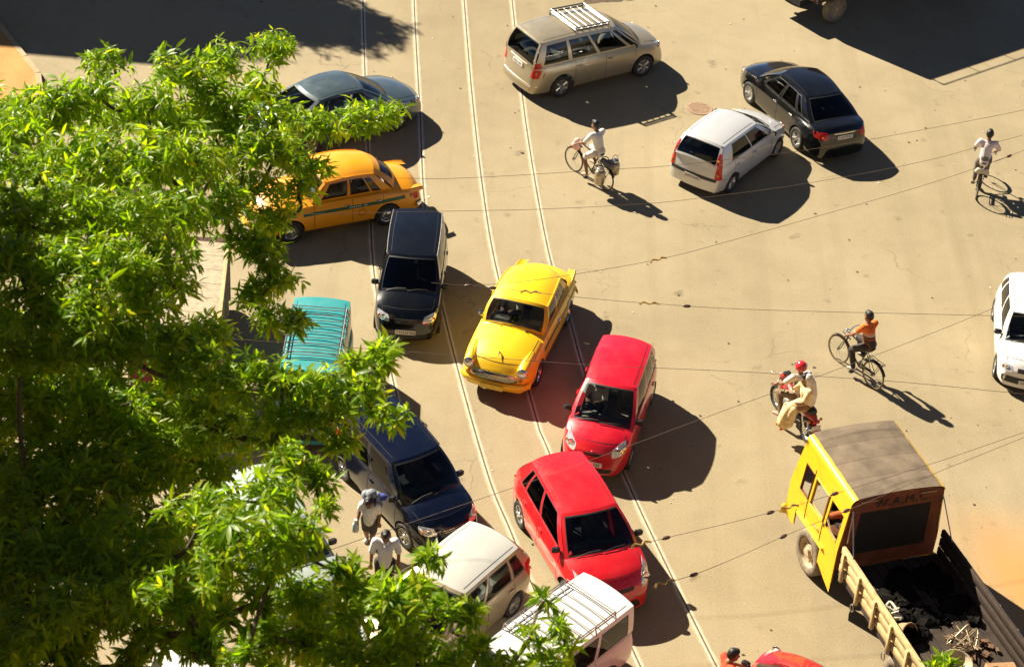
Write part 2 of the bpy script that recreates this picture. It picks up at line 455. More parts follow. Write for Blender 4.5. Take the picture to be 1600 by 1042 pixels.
    def rear(u, v):
        a = base_side(1); b = top_side(1)
        za = a.z + (zD - a.z) * (1 - abs(u)**2.2); zb_ = b.z + rc * .75 * (1 - abs(u)**2.6)
        p0 = Vector((xD - bD * (1 - u * u), a.y * u, za)); p1 = Vector((xC - bC * (1 - u * u), b.y * u, zb_))
        p = p0.lerp(p1, v); p.x -= S.get('rear_bulge', .02) * math.sin(math.pi * v); p.y += hump * math.sin(math.pi * v) * u
        return p
    frame, seal = MB(), MB(); panes = []
    def wall(fn, wins, v0, v1, flip, g=.02, seg=.06, gap=.0):
        """wins: list of (u0, u1, v0, v1) openings; everything else is pillar"""
        us = {-1.0 if fn in (front, rear) else 0.0, 1.0}
        for w in wins: us.update((w[0], w[1], w[0] + g, w[1] - g))
        us = sorted(us); fin = []
        for i in range(len(us) - 1):
            n = max(1, int((us[i + 1] - us[i]) / seg)); fin += [lerp(us[i], us[i + 1], k / n) for k in range(n)]
        us = fin + [us[-1]]
        gv = .035
        vsx = sorted({0.0, 1.0, v0, v1, v0 + gv, v1 - gv}); fin = []
        for i in range(len(vsx) - 1):
            n = max(1, int((vsx[i + 1] - vsx[i]) / .17)); fin += [lerp(vsx[i], vsx[i + 1], k / n) for k in range(n)]
        vv = fin + [1.0]
        pw = [MB() for _ in wins]
        for i in range(len(us) - 1):
            for j in range(len(vv) - 1):
                um, vm = (us[i] + us[i + 1]) / 2, (vv[j] + vv[j + 1]) / 2
                tgt = frame
                for k, w in enumerate(wins):
                    if w[0] < um < w[1] and v0 < vm < v1:
                        tgt = pw[k] if (w[0] + g < um < w[1] - g and v0 + gv < vm < v1 - gv) else seal
                tgt.poly([fn(us[i], vv[j]), fn(us[i + 1], vv[j]), fn(us[i + 1], vv[j + 1]), fn(us[i], vv[j + 1])], flip)
        return pw
    fw = S.get('ws', (.91, .05, .93)); rwn = S.get('rw', (.88, .10, .88))
    gl, glr = S.get('glass_front', GL_TINT), S.get('glass_side', GL_DARK)
    for mb in wall(front, [(-fw[0], fw[0], 0, 0)], fw[1], fw[2], False, .018, .12): mb.build('windscreen', gl, root)
    for mb in wall(rear, [(-rwn[0], rwn[0], 0, 0)], rwn[1], rwn[2], True, .018, .12): mb.build('rear_window', S.get('glass_rear', glr), root)
    sv = S.get('sv', (.07, .90))
    for s in (1, -1):
        for mb in wall(lambda u, v, s=s: side(u, v, s), [(*w, 0, 0) for w in S['windows']], sv[0], sv[1], s < 0, .010): mb.build('side_window', glr, root)
    rows = []                                                # roof skin
    for t in np.linspace(0, 1, 15):
        e = top_side(t); row = []
        for u in np.linspace(-1, 1, 17):
            xx = e.x + (bB * (1 - u * u) * (1 - t)**2 if t < .5 else 0) - (bC * (1 - u * u) * (t)**2 if t > .5 else 0)
            f = .75 + .25 * math.sin(math.pi * min(1, t))
            row.append((xx, e.y * u, e.z + rc * f * (1 - abs(u)**2.6)))
        rows.append(row)
    # weld first and last rows to the glass headers
    rows[0] = [tuple(front(u, 1)) for u in np.linspace(-1, 1, 17)]; rows[-1] = [tuple(rear(u, 1)) for u in np.linspace(-1, 1, 17)]
    roof = MB().grid(rows, True)
    frame.build('cabin_frame', pm, root, ang=45); seal.build('window_seal', BLACK, root, ang=45)
    ro = roof.build('roof', S.get('roof_paint', pm), root, ang=45)
    if S.get('gutters'):
        for s in (1, -1):
            MB().tube([side(t, .985, s) + Vector((0, s * .012, .012)) for t in np.linspace(.0, 1, 10)], .013, 6).build('rain_gutter', S.get('gutter_mat', pm), ro)
    o_ = len(V); V += [Vector(v) for v in frame.v + roof.v]
    F += [tuple(q + o_ for q in f) for f in frame.f]; o2 = o_ + len(frame.v); F += [tuple(q + o2 for q in f) for f in roof.f]
    bvh = BVHTree.FromPolygons(V, F)
    # ------------------------------ laid-on pieces
    def lay(mb, cs, d, n=6, m=4, off=.006, rnd=0.0, depth=.02):
        """drape a four-cornered panel (corners in 3D, outside the body) along d onto the body"""
        c00, c10, c11, c01 = [Vector(c) for c in cs]; d = Vector(d).normalized(); P = []
        for j in range(m + 1):
            row = []
            for i in range(n + 1):
                a, b = i / n * 2 - 1, j / m * 2 - 1
                if rnd > 0:
                    ra = a * math.sqrt(max(0, 1 - b * b / 2)); rb = b * math.sqrt(max(0, 1 - a * a / 2)); a, b = lerp(a, ra, rnd), lerp(b, rb, rnd)
                a, b = (a + 1) / 2, (b + 1) / 2
                p = c00.lerp(c10, a).lerp(c01.lerp(c11, a), b)
                h = bvh.ray_cast(p, d, 3.0)
                if h[0] is None:                             # past the edge of the body: settle on the nearest point of it
                    nr_ = bvh.find_nearest(p + d * .55); row.append(nr_[0] - d * off if nr_[0] is not None else p)
                else: row.append(h[0] - d * off)
            P.append(row)
        nrm = (P[0][n] - P[0][0]).cross(P[m][0] - P[0][0]); fl_ = nrm.dot(d) > 0
        mb.grid(P, fl_)
        ringp = P[0] + [r[-1] for r in P[1:]] + P[-1][-2::-1] + [r[0] for r in P[-2:0:-1]]
        mb.grid([[p for p in ringp], [p + d * depth for p in ringp]], fl_, close=True)
        return P
    S_ctx = dict(root=root, bvh=bvh, lay=lay, S=S, W_=W_, belt=belt, sill=sill, top=top, D=D, side=side, front=front, rear=rear, pm=pm, top_side=top_side, roofz=roofz)
    for s in (1, -1):                                        # head and tail lamps
        for cs in S['headlight']:
            mb = MB(); q = [(xf + .5, y * s, z) for y, z in cs]
            if len(cs[0]) == 2: lay(mb, q, (-1, 0, 0) if not S.get('hl_dir') else (-1, -s * .5, -.35), 7, 5, .008, S.get('hl_round', .35))
            o = mb.build('headlight', LENS, root, ang=30)
            cy = sum(c[0] for c in cs) / 4 * s; cz = sum(c[1] for c in cs) / 4
            h = bvh.ray_cast(Vector((xf + .5, cy, cz)), Vector((-1, 0, 0)), 3)
            if h[0] is not None:
                rr = abs(cs[1][1] - cs[2][1]) * .33 + .01
                MB().ball(h[0] + Vector((.002, 0, 0)), rr, 12, 8, (.35, 1, 1)).build('bulb_reflector', CHROME, o)
                if S.get('indicator', True):
                    c0 = cs[1] if abs(cs[1][0]) > abs(cs[0][0]) else cs[0]
                    h2 = bvh.ray_cast(Vector((xf + .5, c0[0] * s * .93, cz - .01)), Vector((-1, 0, 0)), 3)
                    if h2[0] is not None: MB().ball(h2[0] + Vector((.004, 0, 0)), .045, 8, 6, (.5, .8, 1)).build('indicator', AMBER, o)
        for cs in S['taillight']:
            mb = MB(); q = [(xr - .5, y * s, z) for y, z in cs]
            lay(mb, q, (1, 0, 0), 5, 6, .010, S.get('tl_round', .25)); o = mb.build('tail_light', TAIL, root, ang=30)
            cy = sum(c[0] for c in cs) / 4 * s; cz = min(c[1] for c in cs) * .65 + max(c[1] for c in cs) * .35
            h = bvh.ray_cast(Vector((xr - .5, cy, cz)), Vector((1, 0, 0)), 3)
            if h[0] is not None: MB().ball(h[0] - Vector((.008, 0, 0)), .04, 8, 6, (.4, 1, .8)).build('lens', S.get('tl_lens', AMBER), o)
    def seams(pts_list, w=.010):
        mb = MB()
        for o3, d, pts in pts_list:
            d = Vector(d)
            for a, b in zip(pts[:-1], pts[1:]):
                a, b = Vector(a), Vector(b); t = (b - a); wv = t.cross(d).normalized() * (w / 2)
                row = []
                for k in (0, .5, 1):
                    for e in (a.lerp(b, k) - wv, a.lerp(b, k) + wv):
                        h = bvh.ray_cast(e - d * .6, d, 1.6); row.append(((h[0] if h[0] is not None else e) - d * .0035))
                mb.grid([[row[0], row[2], row[4]], [row[1], row[3], row[5]]]); mb.grid([[row[0], row[2], row[4]], [row[1], row[3], row[5]]], True)
        if mb.f: tag(mb.build('panel_gap', SEAM, root, smooth=False), kind='stuff')
    sl = []
    for d0, d1 in doors:
        for x in sorted({d0, d1}):
            for s in (1, -1):
                zz = [lerp(sill(x) + .05, belt(x) - .01, k / 5) for k in range(6)]
                zz = [z for z in zz if z > zbot(x) + .02]
                sl.append((0, (0, -s, 0), [(x, s * W_(x) * SIDE((z - sill(x)) / (belt(x) - sill(x))), z) for z in zz]))
    hx0, hx1 = S.get('hood', (xA + bA + .05, xf - .2))
    for s in (1, -1):
        sl.append((0, (0, 0, -1), [(x, s * W_(x) * .80 * (1 - .06 * (x - hx0)), top(x)) for x in np.linspace(hx0, hx1, 6)]))
    sl.append((0, (0, 0, -1), [(hx1 - .03 * (y / W)**2 * 4, y * W_(hx1) / W * .80, top(hx1)) for y in np.linspace(-W, W, 8)]))
    for s in (1, -1):                                        # drip channels pressed into the roof
        if S.get('roof_lines', True): sl.append((0, (0, 0, -1), [(top_side(t).x, s * top_side(t).y * .86, top_side(t).z + rc * .3) for t in np.linspace(.04, .96, 9)]))
    seams(sl)
    # bumper strips, grille, plates
    for nm, xe, cs, mt in S.get('panels', []):
        mb = MB(); sg = 1 if xe == 'f' else -1
        lay(mb, [((xf + .5) if sg > 0 else (xr - .5), y, z) for y, z in cs], (-sg, 0, 0), 12, 4, .010, .12); mb.build(nm, mt, root, ang=30)
    for xe, z, wd in ((1, S.get('plate_f', .42), .46), (-1, S.get('plate_r', .5), .46)):
        if z is None: continue
        x0 = xf + .6 if xe > 0 else xr - .6
        h = bvh.ray_cast(Vector((x0, 0, z)), Vector((-xe, 0, 0)), 3)
        if h[0] is not None: plate(root, h[0], (xe, 0, 0.12), S.get('plate_yellow', False), wd)
    for s in (1, -1):                                        # mirrors, wipers
        if S.get('mirrors', True) and not (S.get('one_mirror') and s > 0):
            b = base_side(.05); q = Vector((b.x - .10, s * (b.y + .10), b.z + .09))
            mb = MB().box(q, (.09, .17, .12), bev=.03).tube([q - Vector((0, s * .07, .04)), Vector((b.x - .08, s * (b.y - .02), b.z + .03))], .018, 6)
            mo = mb.build('mirror', S.get('mirror_mat', BLACK), root)
            MB().box(q - Vector((.048, 0, 0)), (.006, .14, .09)).build('mirror_glass', CHROME, mo, smooth=False)
    for u0, u1 in S.get('wipers', ((-.75, -.1), (-.05, .6))):
        MB().tube([front(u0, .035) + Vector((.02, 0, .012)), front((u0 + u1) / 2, .09) + Vector((.014, 0, .016)), front(u1, .10) + Vector((.012, 0, .012))], .009, 5).build('wiper', BLACK, root)
    # underbody and wheel housings
    ub = MB(); zf = z0 + .04
    ub.box(((xf + xr) / 2, 0, zf + .04), (xf - xr - .35, W * 1.5, .08))
    for a in ax:
        ub.box((a, 0, wr + .12), (ar * 2.0, W * 1.62, .05)); ub.box((a - ar * .98, 0, wr), (.03, W * 1.62, wr)); ub.box((a + ar * .98, 0, wr), (.03, W * 1.62, wr)); ub.box((a, 0, wr), (ar * 1.9, W * 1.05, wr * 1.3))
    ub.build('underbody', LINER, root, smooth=False)
    sw = S.get('tyre_w', .165); tk = S.get('track', W - .095)
    for i, a in enumerate(ax):
        for s in (1, -1): add_wheel(root, a, s * tk, wr, sw, S.get('rim', 'cover'), S.get('steer', 0) if a > 0 else 0)
    # cabin furniture
    sm = S.get('seat_mat', SEATC); zb = belt(0)
    seat_x = S.get('seat_x', xA - .95)
    for s in (1, -1):
        mb = MB().box((seat_x, s * .33, .50), (.50, .48, .14), bev=.04).box((seat_x - .30, s * .33, .78), (.13, .46, .58), Matrix.Rotation(R(-14), 3, 'Y'), bev=.04).box((seat_x - .38, s * .33, 1.12), (.09, .24, .16), bev=.03)
        mb.build('seat', sm, root)
    if xD < seat_x - .9:
        MB().box((seat_x - .95, 0, .50), (.5, W * 1.5, .14), bev=.04).box((seat_x - 1.27, 0, .74), (.12, W * 1.45, .48), Matrix.Rotation(R(-14), 3, 'Y'), bev=.04).build('rear_seat', sm, root)
    MB().box((xA - .16, 0, zb - .10), (.42, W * 1.62, .14), bev=.04).box((xA - .30, -.33, zb - .01), (.16, .34, .06), bev=.02).build('dashboard', TRIM, root)
    c = Vector((xA - .46, -.33, zb - .02)); M = Matrix.Rotation(R(-62), 3, 'Y')
    MB().tube([c + M @ Vector((.18 * math.cos(k), .18 * math.sin(k), 0)) for k in np.linspace(0, 2 * math.pi, 18)[:-1]], .014, 6, closed=True).tube([c - Vector((0, .16, 0)), c + Vector((0, .16, 0))], .018, 6).build('steering_wheel', BLACK, root)
    MB().box(((cab0 + cab1) / 2, 0, z0 + .13), (cab1 - cab0 + .1, W * 1.7, .04)).build('cabin_floor', TRIM, root, smooth=False)
    for fnc in S.get('post', []): fnc(S_ctx)
    return root

def hatch(W, xf, xr, axles, H, belt_z, hood_z, A, B, C, D, paintm, **k):
    S = dict(W=W, xf=xf, xr=xr, axles=axles, wheel_r=.275, paint=paintm,
             top=[(xr, belt_z + .03), (D[0], belt_z + .05), (A[0], A[1] + .02), (lerp(A[0], xf, .55), lerp(A[1], hood_z, .5) + .015), (xf - .12, hood_z + .01), (xf, hood_z - .13)],
             belt=[(xr, belt_z - .02), (-.5, belt_z - .01), (A[0] - .2, belt_z - .04), (lerp(A[0], xf, .5), lerp(belt_z, hood_z, .62) - .05), (xf - .1, hood_z - .10), (xf, hood_z - .2)],
             plan=[(xr, .93), (xr + .5, .985), (-.2, 1.0), (.6, .995), (xf - .5, .97), (xf, .90)],
             A=A, B=B, C=C, D=D, roof_w=W / 2 * .735, windows=[(.085, .40), (.43, .76), (.79, .92)], doors=[(A[0] - 1.22, A[0] - .18), (A[0] - 2.05, A[0] - 1.22)],
             headlight=[[(.38, hood_z - .14), (W / 2 * .86, hood_z - .12), (W / 2 * .86, hood_z + .0), (.40, hood_z - .03)]],
             taillight=[[(W / 2 * .68, .62), (W / 2 * .88, .62), (W / 2 * .86, .95), (W / 2 * .72, .95)]],
             panels=[('grille', 'f', [(-.30, hood_z - .17), (.30, hood_z - .17), (.32, hood_z - .10), (-.32, hood_z - .10)], BLACK), ('lower_grille', 'f', [(-.42, .24), (.42, .24), (.46, .33), (-.46, .33)], BLACK)])
    S.update(k); return S
# ---------------------------------------------------------------- ground, rails
def sheet(name, pts, z, mat, kind='structure', parent=None):
    mb = MB().poly([(x, y, z) for x, y in pts]); o = mb.build(name, mat, parent, smooth=False, weld=False)
    if parent is None: tag(o, kind=kind)
    return o
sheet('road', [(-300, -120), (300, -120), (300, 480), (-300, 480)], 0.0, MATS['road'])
RAIL_PTS = [
    [(-5.75, 58.0), (-5.2, 52.52), (-4.67, 48.18), (-3.92, 42.4), (-3.35, 38.14), (-2.37, 33.53), (-1.1, 29.2), (.3, 25.2), (2.2, 21.0)],
    [(-4.22, 58.3), (-3.71, 52.8), (-2.99, 46.4), (-2.39, 41.14), (-1.55, 36.56), (-.32, 31.4), (.32, 29.4), (.90, 27.62), (1.6, 25.7), (3.2, 21.6)],
    [(-2.8, 58.5), (-2.24, 53.07), (-1.62, 47.2), (-1.02, 42.27), (-.45, 38.56), (.62, 33.4), (1.0, 32.0), (2.82, 26.17), (4.3, 22.3)],
    [(-1.35, 58.7), (-.82, 53.34), (-.12, 46.2), (.68, 40.0), (1.31, 36.9), (1.68, 35.0), (2.58, 31.48), (4.28, 26.22), (5.7, 22.5)]]
RAILM = plain('rail_steel', (0.56, 0.48, 0.35), .5, .12, var=.18, scale=3)
GROOVE = plain('rail_groove', (0.13, 0.10, 0.06), .9, var=.4)
CONC = plain('rail_concrete', (0.34, 0.285, 0.175), .8, var=.2, scale=4)
def strip(name, path, o0, o1, z, mat, parent, th=.0):
    mb = MB(); rows = []
    for i, p in enumerate(path):
        a = path[max(0, i - 1)]; b = path[min(len(path) - 1, i + 1)]; t = (b - a).normalized(); n = Vector((-t.y, t.x, 0))
        rows.append([(p + n * o0 + Vector((0, 0, z - th))), (p + n * o0 + Vector((0, 0, z))), (p + n * o1 + Vector((0, 0, z))), (p + n * o1 + Vector((0, 0, z - th)))])
    mb.grid(rows, True); return mb.build(name, mat, parent, smooth=False)
for k, pts in enumerate(RAIL_PTS):
    path = spline3([(x, y, 0) for x, y in pts], 8)
    r = strip('tram_rail', path, -.062, -.018, .010, RAILM, None, .008); tag(r, kind='structure')
    strip('groove', path, -.018, .022, .004, GROOVE, r)
    strip('check_rail', path, .022, .060, .009, RAILM, r, .007)
    strip('concrete_edge', path, -.105, -.062, .0045, CONC, r); strip('concrete_edge', path, .060, .095, .0045, CONC, r)

# ---------------------------------------------------------------- the cars
BLK = paint('paint_black', (0.004, 0.0045, 0.005), 0.0, .14, .7, .010)
NAVY = paint('paint_navy', (0.003, 0.006, 0.020), 0.2, .18, .8, .010)
RED = paint('paint_red', (0.62, 0.006, 0.022), 0.0, .30, .8, .04)
SCARLET = paint('paint_scarlet', (0.62, 0.010, 0.016), 0.0, .28, .9, .04)
TAXI = paint('paint_taxi', (0.88, 0.54, 0.002), 0.0, .42, .45, .03)
SILVER = paint('paint_silver', (0.60, 0.60, 0.60), .30, .34, .7, .05)
CHAMP = paint('paint_champagne', (0.42, 0.36, 0.25), .55, .36, .6, .2)
BEIGE = paint('paint_beige', (0.40, 0.31, 0.20), .45, .36, .6, .15)
WHITE = paint('paint_white', (0.72, 0.70, 0.67), 0.0, .35, .6, .10)
TEAL = paint('paint_teal', (0.035, 0.30, 0.31), 0.1, .38, .5, .15)
BLUEGREY = paint('paint_bluegrey', (0.085, 0.125, 0.14), .5, .33, .8, .12)
def stick_badge(ctx, x, z, w=.1, h=.03, front=True):
    sg = 1 if front else -1; h0 = ctx['bvh'].ray_cast(Vector((x, 0, z)), Vector((-sg, 0, 0)), 2)
    if h0[0] is not None: MB().ball(h0[0], .5, 10, 6, (.02, w, h)).build('badge', CHROME, ctx['root'])
def roof_rack(ctx, t0, t1, nbar, mat, zoff=.13, cross=2, bw=.016, wy=.92):
    root = ctx['root']; ts = ctx['top_side']; o = empty('roof_rack'); o.parent = root
    for s in (1, -1):
        pa, pb = ts(t0), ts(t1)
        for dz, q in ((zoff, 1.3), (zoff + .07, 1)):
            MB().tube([(pa.x, s * pa.y * wy, pa.z + dz), (pb.x, s * pb.y * wy, pb.z + dz)], bw * q, 6).build('rack_rail', mat, o)
    for k in range(nbar):
        t = lerp(t0, t1, k / (nbar - 1)); p = ts(t)
        MB().tube([(p.x, -p.y * wy, p.z + zoff), (p.x, p.y * wy, p.z + zoff)], bw, 6).build('rack_bar', mat, o)
    for t in np.linspace(t0, t1, cross):
        p = ts(t)
        for s in (1, -1): MB().tube([(p.x, s * p.y * wy, p.z + zoff + .08), (p.x, s * (p.y + .01), p.z - .03)], bw * 1.3, 6).build('rack_foot', mat, o)
    for t in (t0, t1):
        p = ts(t); MB().tube([(p.x, -p.y * wy, p.z + zoff + .07), (p.x, p.y * wy, p.z + zoff + .07)], bw, 6).build('rack_bar', mat, o)

def santro(pm, **k):
    S = hatch(1.525, 1.78, -1.78, (1.13, -1.25), 1.59, .93, .82, (.98, .99), (.28, 1.47), (-1.50, 1.50), (-1.74, .95), pm,
              roof_w=.555, roof_crown=.055, hl_round=.3, glass_front=GL_DARK, windows=[(.10, .42), (.45, .76), (.80, .93)], lean_f=-.16, rim='cover', gutters=True, rear_bulge=.05,
              headlight=[[(.36, .60), (.66, .63), (.655, .775), (.40, .735)]],
              taillight=[[(.55, .75), (.70, .75), (.66, 1.0), (.58, 1.0)]], plate_f=.40,
              panels=[('grille', 'f', [(-.26, .59), (.26, .59), (.28, .69), (-.28, .69)], BLACK), ('chrome_strip', 'f', [(-.24, .655), (.24, .655), (.24, .668), (-.24, .668)], CHROME),
                      ('chrome_strip', 'f', [(-.24, .615), (.24, .615), (.24, .626), (-.24, .626)], CHROME), ('lower_grille', 'f', [(-.48, .235), (.48, .235), (.5, .32), (-.5, .32)], BLACK)])
    S.update(k); return S
make_car('hatchback_car', 'black hatchback facing the camera beside the yellow taxi, on the tram rails', 'car', (-2.40, 37.22), 270.8, santro(BLK, gutter_mat=STEEL))
make_car('hatchback_car', 'dark navy hatchback turning past the two walkers at the tree edge', 'car', (-1.88, 30.10), 307.0, santro(NAVY, glass_front=GL_TINT, steer=.1))
def spark(pm, **k):
    S = hatch(1.495, 1.745, -1.74, (1.10, -1.24), 1.5, .93, .80, (1.02, .97), (.22, 1.40), (-1.38, 1.41), (-1.68, .98), pm,
              roof_w=.535, roof_crown=.075, roof_arc=.05, hl_round=.45, lean_f=-.22, nar_f=.24, rc_f=.6, bow_f=.22, glass_front=GL_CLEAR, glass_side=GL_TINT,
              headlight=[[(.40, .58), (.655, .66), (.60, .86), (.37, .73)]], taillight=[[(.56, .75), (.70, .75), (.64, 1.02), (.56, 1.02)]],
              windows=[(.10, .43), (.46, .74), (.77, .90)], plate_f=.44, seat_mat=SEATC,
              panels=[('grille', 'f', [(-.16, .60), (.16, .60), (.2, .66), (-.2, .66)], BLACK), ('lower_grille', 'f', [(-.40, .25), (.40, .25), (.45, .34), (-.45, .34)], BLACK)],
              post=[lambda c: stick_badge(c, 2.4, .69, .10, .025)])
    S.update(k); return S
make_car('hatchback_car', 'pinkish red hatchback with clear windscreen, nose against the other red car', 'car', (2.21, 33.02), 258.0, spark(RED))
def swift(pm, **k):
    S = hatch(1.69, 1.85, -1.84, (1.22, -1.17), 1.5, .98, .84, (.98, 1.02), (.22, 1.415), (-1.42, 1.40), (-1.72, 1.0), pm,
              roof_w=.575, roof_crown=.07, roof_arc=.045, lean_f=-.2, nar_f=.22, rc_f=.65, bow_f=.2, rim='five', wheel_r=.295, flare=.035, gutter_mat=SCARLET, glass_front=GL_TINT, roof_wr=.53,
              headlight=[[(.50, .60), (.76, .66), (.72, .92), (.54, .78)]], taillight=[[(.62, .72), (.78, .72), (.74, 1.0), (.66, 1.0)]],
              windows=[(.10, .45), (.48, .76), (.78, .86)], mirror_mat=BLACK, crease=.01, plate_f=.40,
              panels=[('grille', 'f', [(-.32, .62), (.32, .62), (.36, .70), (-.36, .70)], BLACK), ('lower_grille', 'f', [(-.50, .25), (.50, .25), (.42, .40), (-.42, .40)], BLACK)])
    S.update(k); return S
make_car('hatchback_car', 'bright red hatchback with dark glass, front partly behind the white van', 'car', (1.66, 28.92), 293.8, swift(SCARLET, steer=-.1))
def indica(pm, **k):
    S = hatch(1.665, 1.84, -1.84, (1.22, -1.18), 1.485, .93, .80, (.92, .97), (.15, 1.37), (-1.48, 1.38), (-1.80, .98), pm,
              roof_w=.575, roof_crown=.065, roof_arc=.04, glass_rear=GL_DARK, rw=(.86, .10, .90), lean_f=-.18, plate_r=.47, rear_bulge=.05, sv=(.06, .88), rim='cover',
              taillight=[[(.60, .58), (.77, .56), (.70, .98), (.62, .98)], [(.60, .985), (.70, .985), (.625, 1.24), (.565, 1.24)]],
              windows=[(.10, .42), (.44, .80)], headlight=[[(.42, .62), (.72, .64), (.70, .78), (.44, .75)]],
              panels=[('grille', 'f', [(-.26, .64), (.26, .64), (.28, .72), (-.28, .72)], BLACK), ('bumper_strip', 'r', [(-.80, .50), (.80, .50), (.80, .585), (-.80, .585)], BLACK)])
    S.update(k); return S
make_car('hatchback_car', 'silver hatchback seen from behind, red lamps up its rear pillars', 'car', (5.27, 44.68), 57.0, indica(SILVER))
def sedan(pm, W=1.705, xf=2.26, xr=-2.27, axles=(1.33, -1.27), **k):
    S = dict(W=W, xf=xf, xr=xr, axles=axles, wheel_r=.31, paint=pm, rim='ten', crease=.006,
             top=[(xr, .92), (xr + .15, 1.03), (-1.55, 1.06), (-.5, 1.0), (1.0, 1.0), (1.55, .93), (xf - .2, .80), (xf, .66)],
             belt=[(xr, .84), (xr + .3, .95), (-1.2, .965), (0, .93), (1.0, .90), (1.7, .80), (xf - .15, .70), (xf, .58)],
             plan=[(xr, .91), (xr + .5, .97), (-.3, 1.0), (.6, 1.0), (xf - .6, .97), (xf, .88)],
             A=(1.10, .99), B=(.30, 1.385), C=(-.98, 1.37), D=(-1.72, 1.04), roof_w=.575, roof_wr=.55, roof_crown=.055, roof_arc=.05, bows=(.16, .12, .10, .10),
             windows=[(.10, .42), (.45, .74), (.76, .86)], doors=[(-.16, .92), (-.98, -.16)], glass_front=GL_TINT, rw=(.86, .06, .93), sv=(.08, .88),
             headlight=[[(.46, .55), (.76, .60), (.72, .75), (.48, .68)]], taillight=[[(.46, .72), (.78, .74), (.78, .90), (.48, .90)]], lean_f=-.2, nar_f=.26, rc_f=.75, bow_f=.2, nar_r=.16, rc_r=.5, bow_r=.14, bulge=.05,
             panels=[('grille', 'f', [(-.34, .54), (.34, .54), (.38, .66), (-.38, .66)], CHROME), ('lower_grille', 'f', [(-.5, .24), (.5, .24), (.5, .34), (-.5, .34)], BLACK), ('boot_trim', 'r', [(-.32, .86), (.32, .86), (.32, .885), (-.32, .885)], CHROME)],
             plate_r=.77, plate_f=.42, hood=(1.3, xf - .22))
    S.update(k); return S
make_car('saloon_car', 'glossy black saloon seen from behind next to the silver hatchback', 'car', (7.30, 47.30), 116.3, sedan(BLK, mirror_mat=BLK, handle=CHROME))
make_car('saloon_car', 'blue grey saloon half hidden by an overhanging leafy branch', 'car', (-5.05, 44.75), 40.0, sedan(BLUEGREY, W=1.77, xf=2.33, xr=-2.34, axles=(1.36, -1.34), rim='six', glass_side=GL_TINT, glass_rear=GL_TINT, A=(1.15, .99), D=(-1.85, 1.04), C=(-.85, 1.40), B=(.35, 1.41), roof_w=.60))
def innova(pm):
    def rails_(c):
        roof_rack(c, .08, .54, 6, STEEL, .11, 2, .022, .96)
    S = hatch(1.77, 2.28, -2.28, (1.42, -1.33), 1.755, 1.05, .92, (1.30, 1.12), (.42, 1.67), (-1.95, 1.67), (-2.20, 1.10), pm,
              roof_w=.64, roof_wr=.62, roof_crown=.07, roof_arc=.05, wheel_r=.33, rim='six', arch=.395, lean_f=-.22, nar_f=.24, rc_f=.7, bow_f=.22, glass_front=GL_TINT, glass_side=GL_TINT, glass_rear=GL_DARK,
              windows=[(.03, .085), (.115, .385), (.415, .655), (.69, .93)], sv=(.10, .86), sill=.24, doors=[(.10, 1.10), (-.92, .10)],
              top=[(-2.28, 1.10), (-2.0, 1.12), (1.30, 1.13), (1.75, 1.06), (2.1, .96), (2.28, .78)],
              belt=[(-2.28, 1.02), (-.5, 1.03), (1.1, 1.01), (1.6, .96), (2.1, .84), (2.28, .68)],
              headlight=[[(.46, .68), (.80, .74), (.74, .95), (.50, .84)]], taillight=[[(.60, .72), (.86, .70), (.82, 1.16), (.76, 1.16)]], rw=(.90, .06, .93), plate_r=.90, rear_bulge=.06,
              panels=[('grille', 'f', [(-.36, .66), (.36, .66), (.40, .80), (-.40, .80)], CHROME), ('plate_garnish', 'r', [(-.42, .985), (.42, .985), (.42, 1.02), (-.42, 1.02)], CHROME),
                      ('rear_bumper_bar', 'r', [(-.80, .42), (.80, .42), (.80, .50), (-.80, .50)], CHROME)], post=[rails_])
    return S
make_car('people_carrier', 'champagne people carrier with silver roof rack casting a long shadow', 'car', (1.40, 49.02), 35.1, innova(CHAMP))
def omni(pm, **k):
    def rk(c): roof_rack(c, .16, .80, 9, STEEL, .09, 4, .012, .95)
    S = dict(W=1.43, xf=1.69, xr=-1.68, axles=(.98, -.90), wheel_r=.265, paint=pm, rim='cover', sill=.24, crease=0, tyre_w=.15,
             top=[(-1.68, .95), (-1.4, .97), (1.25, .97), (1.5, .95), (1.69, .86)], belt=[(-1.68, .93), (1.2, .93), (1.5, .90), (1.69, .80)],
             plan=[(-1.68, .97), (-1.2, 1.0), (1.2, 1.0), (1.69, .95)], A=(1.45, .97), B=(.98, 1.58), C=(-1.60, 1.58), D=(-1.66, .95), roof_w=.60, roof_crown=.05, roof_arc=.015, side_hump=.015,
             windows=[(.10, .28), (.31, .63), (.66, .94)], sv=(.07, .84), rw=(.86, .12, .84), doors=[(.52, 1.32), (-.55, .45)], glass_front=GL_TINT, nar_f=.10, rc_f=.25, bow_f=.1, lean_f=-.12, nar_r=.06, rc_r=.2, bow_r=.05, lean_r=-.02, bulge=.02,
             headlight=[[(.40, .62), (.60, .62), (.60, .78), (.40, .78)]], hl_round=.2, taillight=[[(.56, .52), (.66, .52), (.66, .80), (.56, .80)]], bows=(.10, .08, .04, .04), rear_bulge=.01,
             panels=[('bumper', 'f', [(-.66, .34), (.66, .34), (.66, .48), (-.66, .48)], BLACK), ('bumper', 'r', [(-.66, .34), (.66, .34), (.66, .46), (-.66, .46)], BLACK), ('grille', 'f', [(-.3, .64), (.3, .64), (.3, .74), (-.3, .74)], BLACK)],
             plate_f=.56, plate_r=.60, seat_x=.62, hood=(1.6, 1.66), post=[rk])
    S.update(k); return S
make_car('microvan', 'teal microvan with a thin roof rack showing between the leaves', 'van', (-4.12, 33.10), 271.2, omni(TEAL))
make_car('microvan', 'white microvan with roof rack and leaf sprigs across it', 'van', (1.10, 25.10), 230.0, omni(WHITE))
